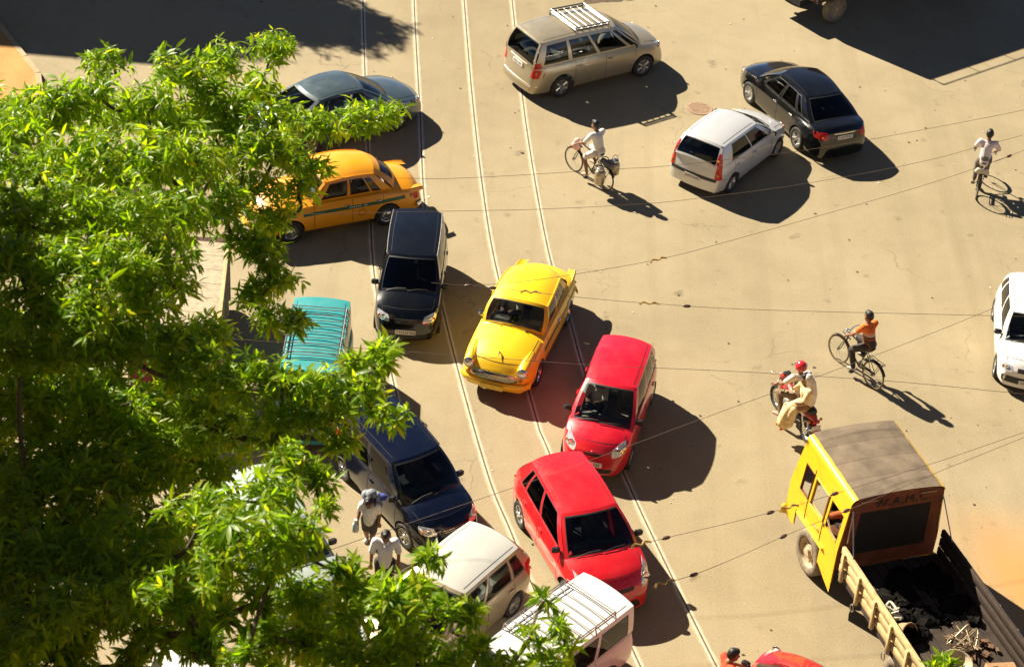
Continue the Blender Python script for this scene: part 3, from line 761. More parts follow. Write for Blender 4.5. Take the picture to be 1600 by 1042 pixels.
make_car('hatchback_car', 'beige hatchback with roof reflection painted pale and red tail lamp behind white microvan', 'car', (-.86, 26.55), 236.0, indica(BEIGE, roof_paint=paint('paint_roof_reflect', (0.62, 0.60, 0.54), .3, .35, .6, .08), glass_rear=GL_TINT, glass_side=GL_TINT, windows=[(.09, .40), (.43, .74), (.77, .90)], seat_mat=SEATL,  # bright roof reflection put into the paint, unlike the beige body
         taillight=[[(.62, .66), (.78, .66), (.74, 1.02), (.66, 1.02)]]))
def zen(pm, **k):
    S = hatch(1.50, 1.70, -1.70, (1.10, -1.22), 1.4, .88, .74, (.90, .93), (.25, 1.30), (-1.25, 1.31), (-1.62, .94), pm, roof_w=.54, wheel_r=.265,
              headlight=[[(.40, .55), (.66, .56), (.65, .69), (.41, .67)]], panels=[('bumper', 'f', [(-.72, .30), (.72, .30), (.72, .46), (-.72, .46)], BLACK), ('grille', 'f', [(-.3, .58), (.3, .58), (.3, .66), (-.3, .66)], BLACK)], plate_f=.36)
    S.update(k); return S
make_car('hatchback_car', 'white hatchback with dark bumper cut by the right edge of the picture', 'car', (11.84, 37.16), 262.0, zen(WHITE))
make_car('hatchback_car', 'scarlet car of which only the roof top shows at the bottom edge', 'car', (5.08, 24.22), 62.0, swift(SCARLET))
make_car('hatchback_car', 'pale greenish white car under the leaves left of the two walkers', 'car', (-4.15, 27.75), 304.0, indica(paint('paint_pale_green', (0.50, 0.58, 0.52), .2, .35, .6, .1)))
make_car('hatchback_car', 'white car buried under the lowest left foliage, lit through leaves', 'car', (-4.55, 23.3), 300.0, zen(WHITE, H=1.5))
# the two taxis
def taxi(pm=None):
    def fenders(body):
        for s in (1, -1):
            rows = []
            for x, r, z in ((.85, .06, .84), (1.1, .11, .83), (1.45, .135, .815), (1.75, .145, .795), (1.95, .14, .765), (2.05, .12, .755)):
                rows.append([(x, s * .60 + r * math.cos(a), z + r * .95 * math.sin(a)) for a in np.linspace(-.4, math.pi + .4, 13)])
            body.grid(rows); body.grid(rows, True)
            rows = []                                       # rear fins
            for x, h, y in ((-1.1, .03, .685), (-1.5, .05, .70), (-1.9, .055, .68), (-2.10, .04, .645), (-2.15, .0, .63)):
                zt = .845 + h * .8; rows.append([(x, s * (y + .03), .78), (x, s * (y + .028), zt - .03), (x, s * y, zt), (x, s * (y - .05), zt - .03), (x, s * (y - .16), .85)])
            body.grid(rows, s < 0)
            body.poly(rows[-1])
    def post(c):
        root, bvh = c['root'], c['bvh']
        for s in (1, -1):                                   # round lamps in chrome bezels
            q = (2.06, s * .60, .755)
            o = MB().lathe([(.115, -.06), (.118, .02), (.105, .035), (.095, .02)], q, 'X', 20, False).build('headlight', CHROME, root)
            MB().ball((q[0] + .01, q[1], q[2]), .096, 14, 8, (.45, 1, 1)).build('lens', LENS, o)
            MB().ball((2.10, s * .60, .57), .05, 10, 6, (.6, 1, 1)).build('indicator', AMBER, root)
        g = MB()                                            # grille: chrome surround and bars
        ring = [(2.195 - .08 * (y / .5)**2, y, z) for y, z in [(-.50, .55), (-.53, .60), (-.50, .655), (-.3, .69), (0, .70), (.3, .69), (.50, .655), (.53, .60), (.50, .55), (.3, .53), (0, .525), (-.3, .53)]]
        g.tube(ring, .018, 6, closed=True); go = g.build('grille', CHROME, root)
        MB().poly([(p[0] - .012, p[1], p[2]) for p in ring]).build('grille_backing', BLACK, go, smooth=False)
        for z in (.56, .59, .62, .65): MB().tube([(2.195 - .08 * (y / .5)**2, y, z) for y in np.linspace(-.47, .47, 9)], .007, 5).build('grille_bar', CHROME, go)
        for k, xe, xr2 in ((0, 2.22, 1), (1, -2.20, -1)):   # bumpers
            pts = [(xe - xr2 * (.16 * (y / .78)**2 + (.10 if abs(y) > .74 else 0)), y, .42) for y in np.linspace(-.80, .80, 15)]
            mb = MB(); rows = [[(p[0], p[1], p[2] - .075), (p[0] + xr2 * .03, p[1], p[2] - .05), (p[0] + xr2 * .045, p[1], p[2]), (p[0] + xr2 * .03, p[1], p[2] + .05), (p[0], p[1], p[2] + .075)] for p in pts]
            mb.grid(rows); mb.grid(rows, True); mb.build('bumper', c['pm'] if k == 0 else CHROME, root)
        o = MB().box((2.275, 0, .40), (.02, .5, .12)); o.build('number_plate', PLATEY, root, smooth=False)
        for s in (1, -1):                                   # green waist stripe laid along the flank
            mb = MB()
            for x0, x1 in zip(np.linspace(-2.0, 1.0, 16)[:-1], np.linspace(-2.0, 1.0, 16)[1:]):
                z0, z1 = .69, .775
                c['lay'](mb, [(x0, s * 1.4, z0), (x1, s * 1.4, z0), (x1, s * 1.4, z1), (x0, s * 1.4, z1)], (0, -s, 0), 1, 1, .004, 0, .003)
            st = mb.build('waist_stripe', plain('stripe_green', (0.02, 0.11, 0.05), .5), root, smooth=False)
            tx = MB(); rn = random.Random(3)
            for k in range(9):
                x0 = -.62 + k * .052
                if k == 2: continue
                c['lay'](tx, [(x0, s * 1.4, .72), (x0 + .030, s * 1.4, .72), (x0 + .030, s * 1.4, .752), (x0, s * 1.4, .752)], (0, -s, 0), 1, 1, .006, 0, .002)
            tag(tx.build('lettering', PLATEW, st, smooth=False), kind='stuff')
            ringm = MB(); n = 20
            for k in range(n):
                a0, a1 = 2 * math.pi * k / n, 2 * math.pi * (k + 1) / n
                pt = lambda a, r: (-.50 + r * math.cos(a), s * 1.4, .54 + r * math.sin(a))
                c['lay'](ringm, [pt(a0, .082), pt(a1, .082), pt(a1, .10), pt(a0, .10)], (0, -s, 0), 1, 1, .005, 0, .002)
            ringm.build('door_emblem', plain('emblem_red', (0.45, .05, .01), .5), root, smooth=False)
        h = bvh.ray_cast(Vector((1.80, 0, 2)), Vector((0, 0, -1)), 3)
        if h[0] is not None: MB().tube([h[0] + Vector((-.06, 0, -.01)), h[0] + Vector((.0, 0, .05)), h[0] + Vector((.10, 0, .01))], [.008, .018, .006], 6).build('hood_ornament', CHROME, root)
        for u in (-.35, .45):
            MB().tube([c['front'](u, -.12) + Vector((.03, 0, .03)), c['front'](u + .02, -.02) + Vector((.03, 0, .05))], .014, 6).build('wiper_spindle', CHROME, root)
    return dict(W=1.662, xf=2.12, xr=-2.14, axles=(1.30, -1.17), wheel_r=.31, arch=.345, paint=pm or TAXI, rim='hub', sill=.26, flare=.02,
                top=[(-2.14, .80), (-2.0, .94), (-1.7, 1.02), (-1.3, 1.07), (0, 1.04), (.85, 1.09), (1.3, 1.07), (1.7, 1.00), (1.95, .90), (2.08, .76), (2.12, .70)],
                belt=[(-2.14, .74), (-1.9, .82), (-1.4, .88), (-.6, .94), (.3, .95), (.9, .92), (1.3, .89), (1.8, .83), (2.02, .74), (2.12, .60)],
                plan=[(-2.14, .90), (-1.6, .96), (-.6, 1.0), (.5, .985), (1.2, .98), (1.8, .95), (2.12, .88)], crown=2.0, roof_lines=False, bow_f=.10, nar_f=.16, rc_f=.4, lean_f=-.05, nar_r=.2, rc_r=.55, bow_r=.12, bulge=.03,
                A=(.78, 1.09), B=(.36, 1.44), C=(-.86, 1.42), D=(-1.40, 1.06), roof_w=.625, roof_wr=.57, roof_crown=.13, roof_arc=.05, bows=(.13, .10, .16, .13), base_w=lambda x: .70 - .06 * max(0, (-.4 - x)),
                windows=[(.09, .42), (.46, .72), (.74, .86)], sv=(.14, .86), ws=(.90, .10, .90), rw=(.72, .22, .80), doors=[(-.25, .72), (-1.05, -.25)], glass_front=GL_CLEAR, glass_side=GL_TINT, side_hump=.05, rear_bulge=.08,
                headlight=[], taillight=[[(.66, .58), (.74, .58), (.74, .76), (.66, .76)]], panels=[], plate_f=None, plate_r=.52, plate_yellow=True, hood=(1.0, 1.98), one_mirror=True, mirror_mat=CHROME, gutters=True, handle=CHROME, seat_mat=SEATL,
                extra_body=[fenders], post=[post])
make_car('taxi', 'yellow taxi facing the camera between black and red hatchbacks', 'taxi', (.20, 35.85), 256.1, taxi())
make_car('taxi', 'yellow taxi with green side stripe, its front under the foliage', 'taxi', (-4.67, 40.50), 207.5, taxi(paint('paint_taxi_orange', (0.84, 0.33, 0.002), 0.0, .42, .45, .04)))
# ---------------------------------------------------------------- lorry with yellow cab and open bed
YEL = paint('paint_lorry', (0.84, 0.48, 0.004), 0.0, .5, .25, .30, (0.30, 0.14, 0.03))
nt_ = YEL.node_tree; pb0 = nt_.nodes['Principled BSDF']; src = pb0.inputs['Base Color'].links[0].from_socket; tc_ = mapping(nt_)
chip = ramp(nt_, noise(nt_, tc_, 7, 8, .75), [(.60, 0.0), (.66, .85)]); nt_.links.new(mixc(nt_, chip, src, (0.17, 0.065, 0.02)), pb0.inputs['Base Color'])   # chips and rust
CANVAS = plain('roof_canvas', (0.155, 0.115, 0.075), .85, var=.35, scale=2.2, bmp=.3)
WOODY = plain('bed_wood', (0.46, 0.35, 0.16), .75, var=.28, scale=5, bmp=.25)
RUST = plain('rust_brown', (0.16, 0.05, 0.022), .75, var=.35, scale=4)
BEDIN = plain('bed_floor', (0.035, 0.022, 0.014), .9, var=.5, scale=3, bmp=.5)
def lorry():
    root = empty('lorry', (7.48, 28.41, 0), R(110.4)); tag(root, 'yellow lorry with brown canvas cab roof and slatted open bed', 'lorry')
    L, hw, rw, rz = 2.1, 1.07, .97, 2.60
    cabm = MB()
    # flank outline with window openings, drawn in (x, z); front leans back
    zl = [.62, 1.02, 1.42, 1.56, 2.18, 2.42, 2.60]
    def yz(z): return hw if z < 1.45 else lerp(hw, rw, (z - 1.45) / 1.15)
    def xfr(z): return L + .05 - max(0, (z - 1.45)) * .16
    xl = [0, .12, .62, .74, 1.28, 1.40, 1.74, 1.86]
    wins = ((1, .12, .62), (3, .74, 1.28), (5, 1.40, 1.74))
    for s in (1, -1):
        for j in range(len(zl) - 1):
            for i in range(len(xl)):
                x0 = xl[i]; x1 = xl[i + 1] if i + 1 < len(xl) else None
                za, zb = zl[j], zl[j + 1]
                if j == 3 and i in (1, 3, 5): continue
                if i == 1 and j == 2 and False: continue
                if j == 0 and .55 < x0 < 1.6 : continue                     # wheel opening
                pts = [(x0 if x0 else 0, s * yz(za), za), (x1 if x1 else xfr(za), s * yz(za), za), (x1 if x1 else xfr(zb), s * yz(zb), zb), (x0, s * yz(zb), zb)]
                cabm.poly(pts, s < 0); cabm.poly([(p[0], p[1] - s * .03, p[2]) for p in pts], s > 0)
    # lower skirt behind the wheel runs down to a point
    for s in (1, -1):
        cabm.poly([(0, s * hw, .62), (.0, s * hw, .38), (.30, s * hw, .50), (.55, s * hw, .62)], s < 0)
    # front: lower panel, windscreen posts, brow
    for za, zb, ys in ((.62, 1.50, None), (2.22, 2.60, None)):
        cabm.grid([[(xfr(za) + .06 * (1 - (u)**2), u * yz(za), za) for u in np.linspace(-1, 1, 9)], [(xfr(zb) + .06 * (1 - u * u), u * yz(zb), zb) for u in np.linspace(-1, 1, 9)]])
    for u0, u1 in ((-1, -.9), (-.04, .04), (.9, 1)):
        cabm.poly([(xfr(1.5) + .06 * (1 - u0 * u0), u0 * yz(1.5), 1.5), (xfr(1.5) + .06 * (1 - u1 * u1), u1 * yz(1.5), 1.5), (xfr(2.22) + .06 * (1 - u1 * u1), u1 * yz(2.22), 2.22), (xfr(2.22) + .06 * (1 - u0 * u0), u0 * yz(2.22), 2.22)])
    # rounded yellow roof edge
    for s in (1, -1):
        rows = []
        for x in (-.02, L * .5, xfr(2.6) + .02):
            rows.append([(x, s * (rw - .13 + .135 * math.cos(a)), rz - .02 + .11 * math.sin(a)) for a in np.linspace(0, math.pi / 2, 7)])
        cabm.grid(rows, s > 0)
    cab = cabm.build('cab', YEL, root, ang=35)
    # roof of four canvas strips on hoops
    def rzz(y): return rz + .088 + .07 * (1 - (y / rw)**2)
    xs = np.linspace(-.03, xfr(2.6) + .03, 5)
    for k in range(4):
        rows = [[(x, y, rzz(y) + .012 * math.sin(math.pi * q) + .004 * k) for y in np.linspace(-rw + .10, rw - .10, 13)] for q, x in zip((0, .3, .7, 1), (xs[k], lerp(xs[k], xs[k + 1], .3), lerp(xs[k], xs[k + 1], .7), xs[k + 1] + (.03 if k < 3 else 0)))]
        MB().grid(rows, True).build('roof_canvas', CANVAS, cab)
    rb = MB()                                               # rear bulkhead with rounded top corners
    out = [(hw - .04, .95), (hw - .04, 1.45), (rw - .02, 2.52), (rw - .07, 2.62), (rw - .16, 2.675), (0, 2.745)]
    pts = [(-.005, y, z) for y, z in out] + [(-.005, -y, z) for y, z in out[-2::-1]]
    rb.poly(pts, False); rb.poly([(p[0] + .05, p[1], p[2]) for p in pts], True)
    ro = rb.build('cab_rear_panel', RUST, cab, smooth=False)
    MB().poly([(-.012, y, z) for y, z in ((-.78, 1.3), (.78, 1.3), (.74, 2.32), (-.74, 2.32))], True).build('rear_shade', LINER, ro, smooth=False)  # flat black sheet painting the shadow on the lower panel
    for y in (-.62, .62): MB().box((-.018, y, 2.60), (.02, .34, .035)).build('vent_slot', plain('slot_metal', (0.33, 0.22, 0.12), .6), ro, smooth=False)
    fc = bpy.data.curves.new('lettering', 'FONT'); fc.body = 'W.A.M.C.'; fc.size = .26; fc.align_x = 'CENTER'; fc.extrude = .004; fc.space_character = 1.15
    ft = bpy.data.objects.new('lettering', fc); col.objects.link(ft); dg = bpy.context.evaluated_depsgraph_get()
    fm = bpy.data.meshes.new_from_object(ft.evaluated_get(dg)); bpy.data.objects.remove(ft)
    fo = link('lettering', fm, INK, ro); fo.location = (-.022, -.12, 2.41); fo.rotation_euler = (R(90), 0, R(-90))
    # panes: left rear pane is missing, others in place
    for s in (1, -1):
        for i, x0, x1 in wins:
            if i == 1 and s > 0: 
                MB().tube([(x0 + .02, s * 1.055, 1.57), (x0 + .25, s * 1.06, 1.60), (x1 - .05, s * 1.05, 1.75)], .02, 5).build('broken_sill', WOODY, cab)
                continue
            MB().poly([(x0, s * (yz(1.56) - .015), 1.56), (x1, s * (yz(1.56) - .015), 1.56), (x1, s * (yz(2.18) - .015), 2.18), (x0, s * (yz(2.18) - .015), 2.18)], s < 0).build('side_window', GL_TINT if i != 3 else GL_CLEAR, cab, smooth=False)
            fr = MB().tube([(x0, s * (yz(1.56) + .006), 1.56), (x1, s * (yz(1.56) + .006), 1.56), (x1, s * (yz(2.18) + .006), 2.18), (x0, s * (yz(2.18) + .006), 2.18)], .014, 4, closed=True).build('window_frame', RUST if i != 3 else YEL, cab)
        dl = MB()                                           # door edges
        for x in (.70, 1.38): dl.tube([(x, s * (hw + .002), .66 if x < .7 else 1.04), (x, s * (hw + .002), 1.44), (x, s * (yz(2.3) + .002), 2.3)], .008, 4)
        dl.build('door_gap', SEAM, cab)
        MB().tube([(.80, s * (hw + .03), 1.30), (.95, s * (hw + .03), 1.30)], .014, 6).build('handle', STEEL, cab)
        MB().box((1.06, s * (hw - .02), 1.06), (1.16, .16, .05), bev=.02).build('mudguard', YEL, cab)
    for s in (1, -1):
        MB().poly([(xfr(1.5) + .06 * (1 - u * u) - .01, u * yz(z), z) for u, z in ((s * .04, 1.5), (s * .9, 1.5), (s * .9, 2.22), (s * .04, 2.22))], s < 0).build('windscreen', GL_TINT, cab, smooth=False)
        o = MB().lathe([(.13, -.05), (.13, .04), (.11, .05)], (L + .11, s * .72, .98), 'X', 18, False).build('headlight', CHROME, cab); MB().ball((L + .12, s * .72, .98), .11, 12, 8, (.4, 1, 1)).build('lens', LENS, o)
    MB().box((L + .16, 0, .60), (.10, 2.16, .22), bev=.03).build('bumper', YEL, root)
    for z in (.85, .95, 1.05, 1.15): MB().box((L + .118, 0, z), (.03, 1.1, .04)).build('grille_bar', BLACK, cab)
    # cab inside: floor, seat, wheel
    MB().box((1.0, 0, 1.06), (1.95, 2.0, .05)).build('cab_floor', LINER, cab, smooth=False)
    MB().box((.55, 0, 1.30), (.5, 1.9, .18), bev=.05).box((.27, 0, 1.62), (.14, 1.9, .5), bev=.05).build('seat', RUST, cab)
    c = Vector((1.50, -.48, 1.62)); M = Matrix.Rotation(R(-35), 3, 'Y')
    MB().tube([c + M @ Vector((.22 * math.cos(k), .22 * math.sin(k), 0)) for k in np.linspace(0, 2 * math.pi, 18)[:-1]], .016, 6, closed=True).build('steering_wheel', BLACK, cab)
    # chassis and wheels
    MB().box((-1.2, .42, .72), (6.2, .10, .2)).build('chassis_rail', LINER, root, smooth=False); MB().box((-1.2, -.42, .72), (6.2, .10, .2)).build('chassis_rail', LINER, root, smooth=False)
    for x, s, off in ((1.05, 1, 0), (1.05, -1, 0), (-2.6, 1, -.1), (-2.6, -1, -.1)): add_wheel(root, x, s * (hw - .12 + off), .48, .26, 'lorry')
    # bed
    b0, b1, zf, zt = -.16, -4.35, 1.08, 1.72
    fl = MB().box(((b0 + b1) / 2, 0, zf - .06), (b0 - b1, 2.1, .10)); bed = fl.build('bed', BEDIN, root, smooth=False)
    n = 9
    for k in range(n):
        y = lerp(-.93, .93, k / (n - 1)); MB().box(((b0 + b1) / 2, y, zf + .006 + (k % 3) * .004), (b0 - b1 - .04, .205, .035), bev=.006).build('floor_plank', BEDIN, bed)
    for s in (1, -1):
        side_m = WOODY if s > 0 else plain('bed_side_shade', (0.035, 0.020, 0.012), .8, var=.3)  # right-hand boards have shade painted into their wood colour
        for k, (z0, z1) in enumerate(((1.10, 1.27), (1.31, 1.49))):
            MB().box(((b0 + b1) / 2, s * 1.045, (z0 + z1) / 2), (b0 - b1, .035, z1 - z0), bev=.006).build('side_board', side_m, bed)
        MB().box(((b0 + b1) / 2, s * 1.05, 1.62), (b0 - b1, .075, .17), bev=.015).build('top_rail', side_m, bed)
        for k in range(7):
            x = lerp(b0 - .18, b1 + .12, k / 6)
            MB().box((x, s * 1.105, 1.32), (.085, .05, .66), Matrix.Rotation(R(4), 3, 'Y'), bev=.01).build('side_post', WOODY, bed)
            if k in (1, 3): 
                MB().tube([(x + .06 * math.cos(a), s * 1.14, .90 + .08 * math.sin(a)) for a in np.linspace(0, 2 * math.pi, 12)[:-1]], .012, 5, closed=True).build('tie_ring', STEEL, bed)
        MB().tube([(-.05, s * .93, 2.45), (-.10, s * .95, 1.70)], .02, 6).build('support_rod', STEEL, bed)
        MB().tube([(-.05, s * .95, 2.45), (-.55, s * 1.04, 1.68)], .012, 6).build('support_rod', STEEL, bed)
    MB().box((b1, 0, 1.36), (.04, 2.1, .56), bev=.01).build('tailboard', WOODY, bed)
    return root
lorry()
LM = Matrix.Translation((7.48, 28.41, 0)) @ Matrix.Rotation(R(110.4), 4, 'Z')
def on_lorry(x, y, z): return LM @ Vector((x, y, z))
# load lying in the bed
def basket(p, r, h, mat, label, tilt=0):
    e = MB(); prof = [(r * .62, 0), (r * .85, h * .4), (r, h), (r * .96, h), (r * .8, h * .4), (r * .55, .02)]
    e.lathe(prof, n=20, cap=False); e.poly([(r * .56 * math.cos(a), r * .56 * math.sin(a), .015) for a in np.linspace(0, 2 * math.pi, 20)[:-1]])
    o = e.build('basket', mat); o.location = p; o.rotation_euler = (tilt, tilt * .5, .4); tag(o, label, 'basket')
    MB().tube([(r * .98 * math.cos(a), r * .98 * math.sin(a), h) for a in np.linspace(0, 2 * math.pi, 20)[:-1]], .016, 5, closed=True).build('rim', mat, o)
    return o
CANE = plain('cane', (0.32, 0.20, 0.10), .8, var=.3, scale=20, bmp=.4)
basket(on_lorry(-3.05, .12, 1.13), .27, .17, plain('grey_pan', (0.36, 0.29, 0.19), .6, var=.2), 'shallow round pan lying in the lorry bed behind the wire heap', .12)
basket(on_lorry(-1.95, .72, 1.13), .20, .30, CANE, 'small upright cane basket by the lorry bed side boards', 1.0)
o = MB().box((0, 0, .17), (.62, .55, .34), bev=.02).build('crate', plain('crate_board', (0.34, 0.19, 0.09), .8, var=.25)); o.location = on_lorry(-3.72, -.45, 1.13); o.rotation_euler = (0, 0, R(100)); tag(o, 'brown board crate at the tail of the lorry bed', 'crate')
MB().box((0, .12, .345), (.40, .10, .012)).build('grip_slot', BLACK, o, smooth=False)
def tangle(p, n, sp, mat, label, r=.012, seed=1):
    rn = random.Random(seed); o = None
    for k in range(n):
        pts = [(rn.uniform(-sp, sp), rn.uniform(-sp, sp), .03 + rn.uniform(0, .25)) for _ in range(4)]
        mb = MB().tube(spline3(pts, 6), r, 5)
        if o is None: o = mb.build('scrap_wire', mat); o.location = p; tag(o, label, 'scrap')
        else: mb.build('wire_coil', mat, o)
    return o
tangle(on_lorry(-2.55, -.25, 1.12), 9, .34, plain('bent_metal', (0.42, 0.32, 0.2), .5, .4, var=.3), 'tangle of bent metal strips in the lorry bed', .012, 4)
tangle(on_lorry(-1.55, .70, 1.12), 6, .22, plain('pale_cloth', (0.40, 0.38, 0.30), .8), 'crumpled pale scraps by the side boards of the lorry bed', .028, 9)
o = MB(); rn = random.Random(5)
for k in range(26):
    x, y = rn.uniform(-4.2, -2.3), rn.uniform(-.95, .9); o.box(tuple(on_lorry(x, y, 1.135 + rn.uniform(0, .02))), (rn.uniform(.04, .2), rn.uniform(.03, .12), rn.uniform(.02, .05)), Matrix.Rotation(rn.uniform(0, 3), 3, 'Z'))
tag(o.build('rubble', plain('rubble_m', (0.13, 0.07, 0.035), .9, var=.4), smooth=False, weld=False), 'broken rubble strewn over the rear of the lorry bed', 'rubble', kind='stuff')
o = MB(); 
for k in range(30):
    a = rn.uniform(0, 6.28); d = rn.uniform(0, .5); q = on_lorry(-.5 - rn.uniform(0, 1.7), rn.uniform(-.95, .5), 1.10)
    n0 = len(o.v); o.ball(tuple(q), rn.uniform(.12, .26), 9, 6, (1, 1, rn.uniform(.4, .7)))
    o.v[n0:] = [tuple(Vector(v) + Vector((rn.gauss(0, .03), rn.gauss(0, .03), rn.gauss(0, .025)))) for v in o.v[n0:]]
tag(o.build('shade_heap', plain('shade_black', (0.008, 0.007, 0.006), 1.0, spec=.08, var=.5, scale=8, bmp=.6), weld=False), 'heap of black lumps added for the cab shadow in the lorry bed', 'dark heap', kind='stuff')  # near-black lumps added to carry the cab's shadow in the bed

# pale boxy lorry whose roof shows between branches, and the dark lorry at the top right edge
def box_lorry(name, label, loc, heading, Lb, hw, zb, zr, bodym, frontm, redtail=False, rail=False):
    root = empty(name, (*loc, 0), R(heading)); tag(root, label, 'lorry')
    MB().box((Lb / 2 + .55, 0, zb * .5 + zr * .38), (1.1, hw * 1.9, zr * .76 - zb + .0), bev=.06).build('cab', frontm, root)
    MB().box((Lb / 2 + 1.106, 0, zr * .58), (.012, hw * 1.6, zr * .2)).build('windscreen', GL_DARK, root, smooth=False)
    for s in (1, -1):
        MB().box((Lb / 2 + .6, s * hw * .955, zr * .58), (.6, .012, zr * .18)).build('side_window', GL_DARK, root, smooth=False)
        for k in range(5):
            z0, z1 = lerp(zb, zr - .02, k / 5), lerp(zb, zr - .02, (k + 1) / 5)
            MB().box((0, s * (hw - .02), (z0 + z1) / 2), (Lb, .04, z1 - z0 - .02), bev=.006).build('side_board', bodym, root)
        for k in range(6):
            MB().box((lerp(-Lb / 2 + .06, Lb / 2 - .06, k / 5), s * (hw + .025), (zb + zr) / 2), (.08, .045, zr - zb)).build('side_post', bodym, root, smooth=False)
    nr = 6
    for k in range(nr):
        x0, x1 = lerp(-Lb / 2, Lb / 2, k / nr), lerp(-Lb / 2, Lb / 2, (k + 1) / nr)
        MB().grid([[(x, y, zr + .05 * (1 - (y / hw)**2)) for y in np.linspace(-hw, hw, 7)] for x in (x0 + .006, x1 - .006)], True).build('roof_panel', bodym, root)
    for s in (1, -1): MB().box((0, s * (hw + .015), zr - .02), (Lb + .04, .07, .09), bev=.01).build('roof_edge', WOODY, root)
    MB().box((-Lb / 2 - .02, 0, (zb + zr) / 2), (.04, hw * 2, zr - zb)).build('rear_door', plain('dull_red', (0.16, 0.012, 0.01), .6) if redtail else bodym, root, smooth=False)
    for s in (1, -1): MB().box((-Lb / 2 - .05, s * hw * .8, zb + .1), (.03, .16, .1), bev=.01).build('tail_light', TAIL, root)
    MB().box((.3, 0, zb - .12), (Lb + 1.2, hw * 1.2, .2)).build('chassis', LINER, root, smooth=False)
    for x in (Lb / 2 + .5, -Lb / 2 + .9):
        for s in (1, -1): add_wheel(root, x, s * (hw - .16), .42, .22, 'lorry')
    if rail:
        for s in (1, -1):
            rl = MB().tube([(-Lb / 2, s * hw * .95, zr + .38), (Lb / 2, s * hw * .95, zr + .38)], .02, 6).build('roof_rail', STEEL, root)
            for k in range(5):
                x = lerp(-Lb / 2 + .05, Lb / 2 - .05, k / 4); MB().tube([(x, s * hw * .95, zr - .02), (x, s * hw * .95, zr + .38)], .016, 5).build('rail_post', STEEL, rl)
        rl = MB().tube([(-Lb / 2, -hw * .95, zr + .38), (-Lb / 2, hw * .95, zr + .38)], .02, 6).build('roof_rail', STEEL, root)
    return root
box_lorry('lorry', 'pale boarded lorry with red tail seen between the left branches', (-7.1, 33.9), 96.0, 3.2, .92, .8, 2.25, plain('pale_board', (0.40, 0.33, 0.22), .8, var=.25), plain('lorry_red', (0.07, 0.02, 0.015), .5), True)
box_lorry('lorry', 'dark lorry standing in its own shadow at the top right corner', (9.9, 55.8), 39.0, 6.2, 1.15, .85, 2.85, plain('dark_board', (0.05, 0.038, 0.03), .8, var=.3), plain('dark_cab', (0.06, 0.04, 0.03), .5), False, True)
# ---------------------------------------------------------------- people
def blob(name, chains, mat, parent=None, vox=.0105, it=3):
    mb = MB()
    for ch in chains:
        for (p, r) in ch: mb.ball(p, r, 12, 8)
        for (p, r), (q, t) in zip(ch[:-1], ch[1:]):
            if (Vector(p) - Vector(q)).length > 1e-4: mb.tube([p, q], [r, t], 12)
    me = mb.mesh(name, None, False, weld=False); o = bpy.data.objects.new(name, me); col.objects.link(o)
    m = o.modifiers.new('r', 'REMESH'); m.mode = 'VOXEL'; m.voxel_size = vox; m.use_smooth_shade = True
    s = o.modifiers.new('s', 'SMOOTH'); s.factor = .5; s.iterations = it
    dg = bpy.context.evaluated_depsgraph_get(); dg.update()
    me2 = bpy.data.meshes.new_from_object(o.evaluated_get(dg)); me2.name = name
    bpy.data.objects.remove(o); bpy.data.meshes.remove(me)
    me2.materials.clear(); return link(name, me2, mat, parent)
def V3(p): return Vector(p)
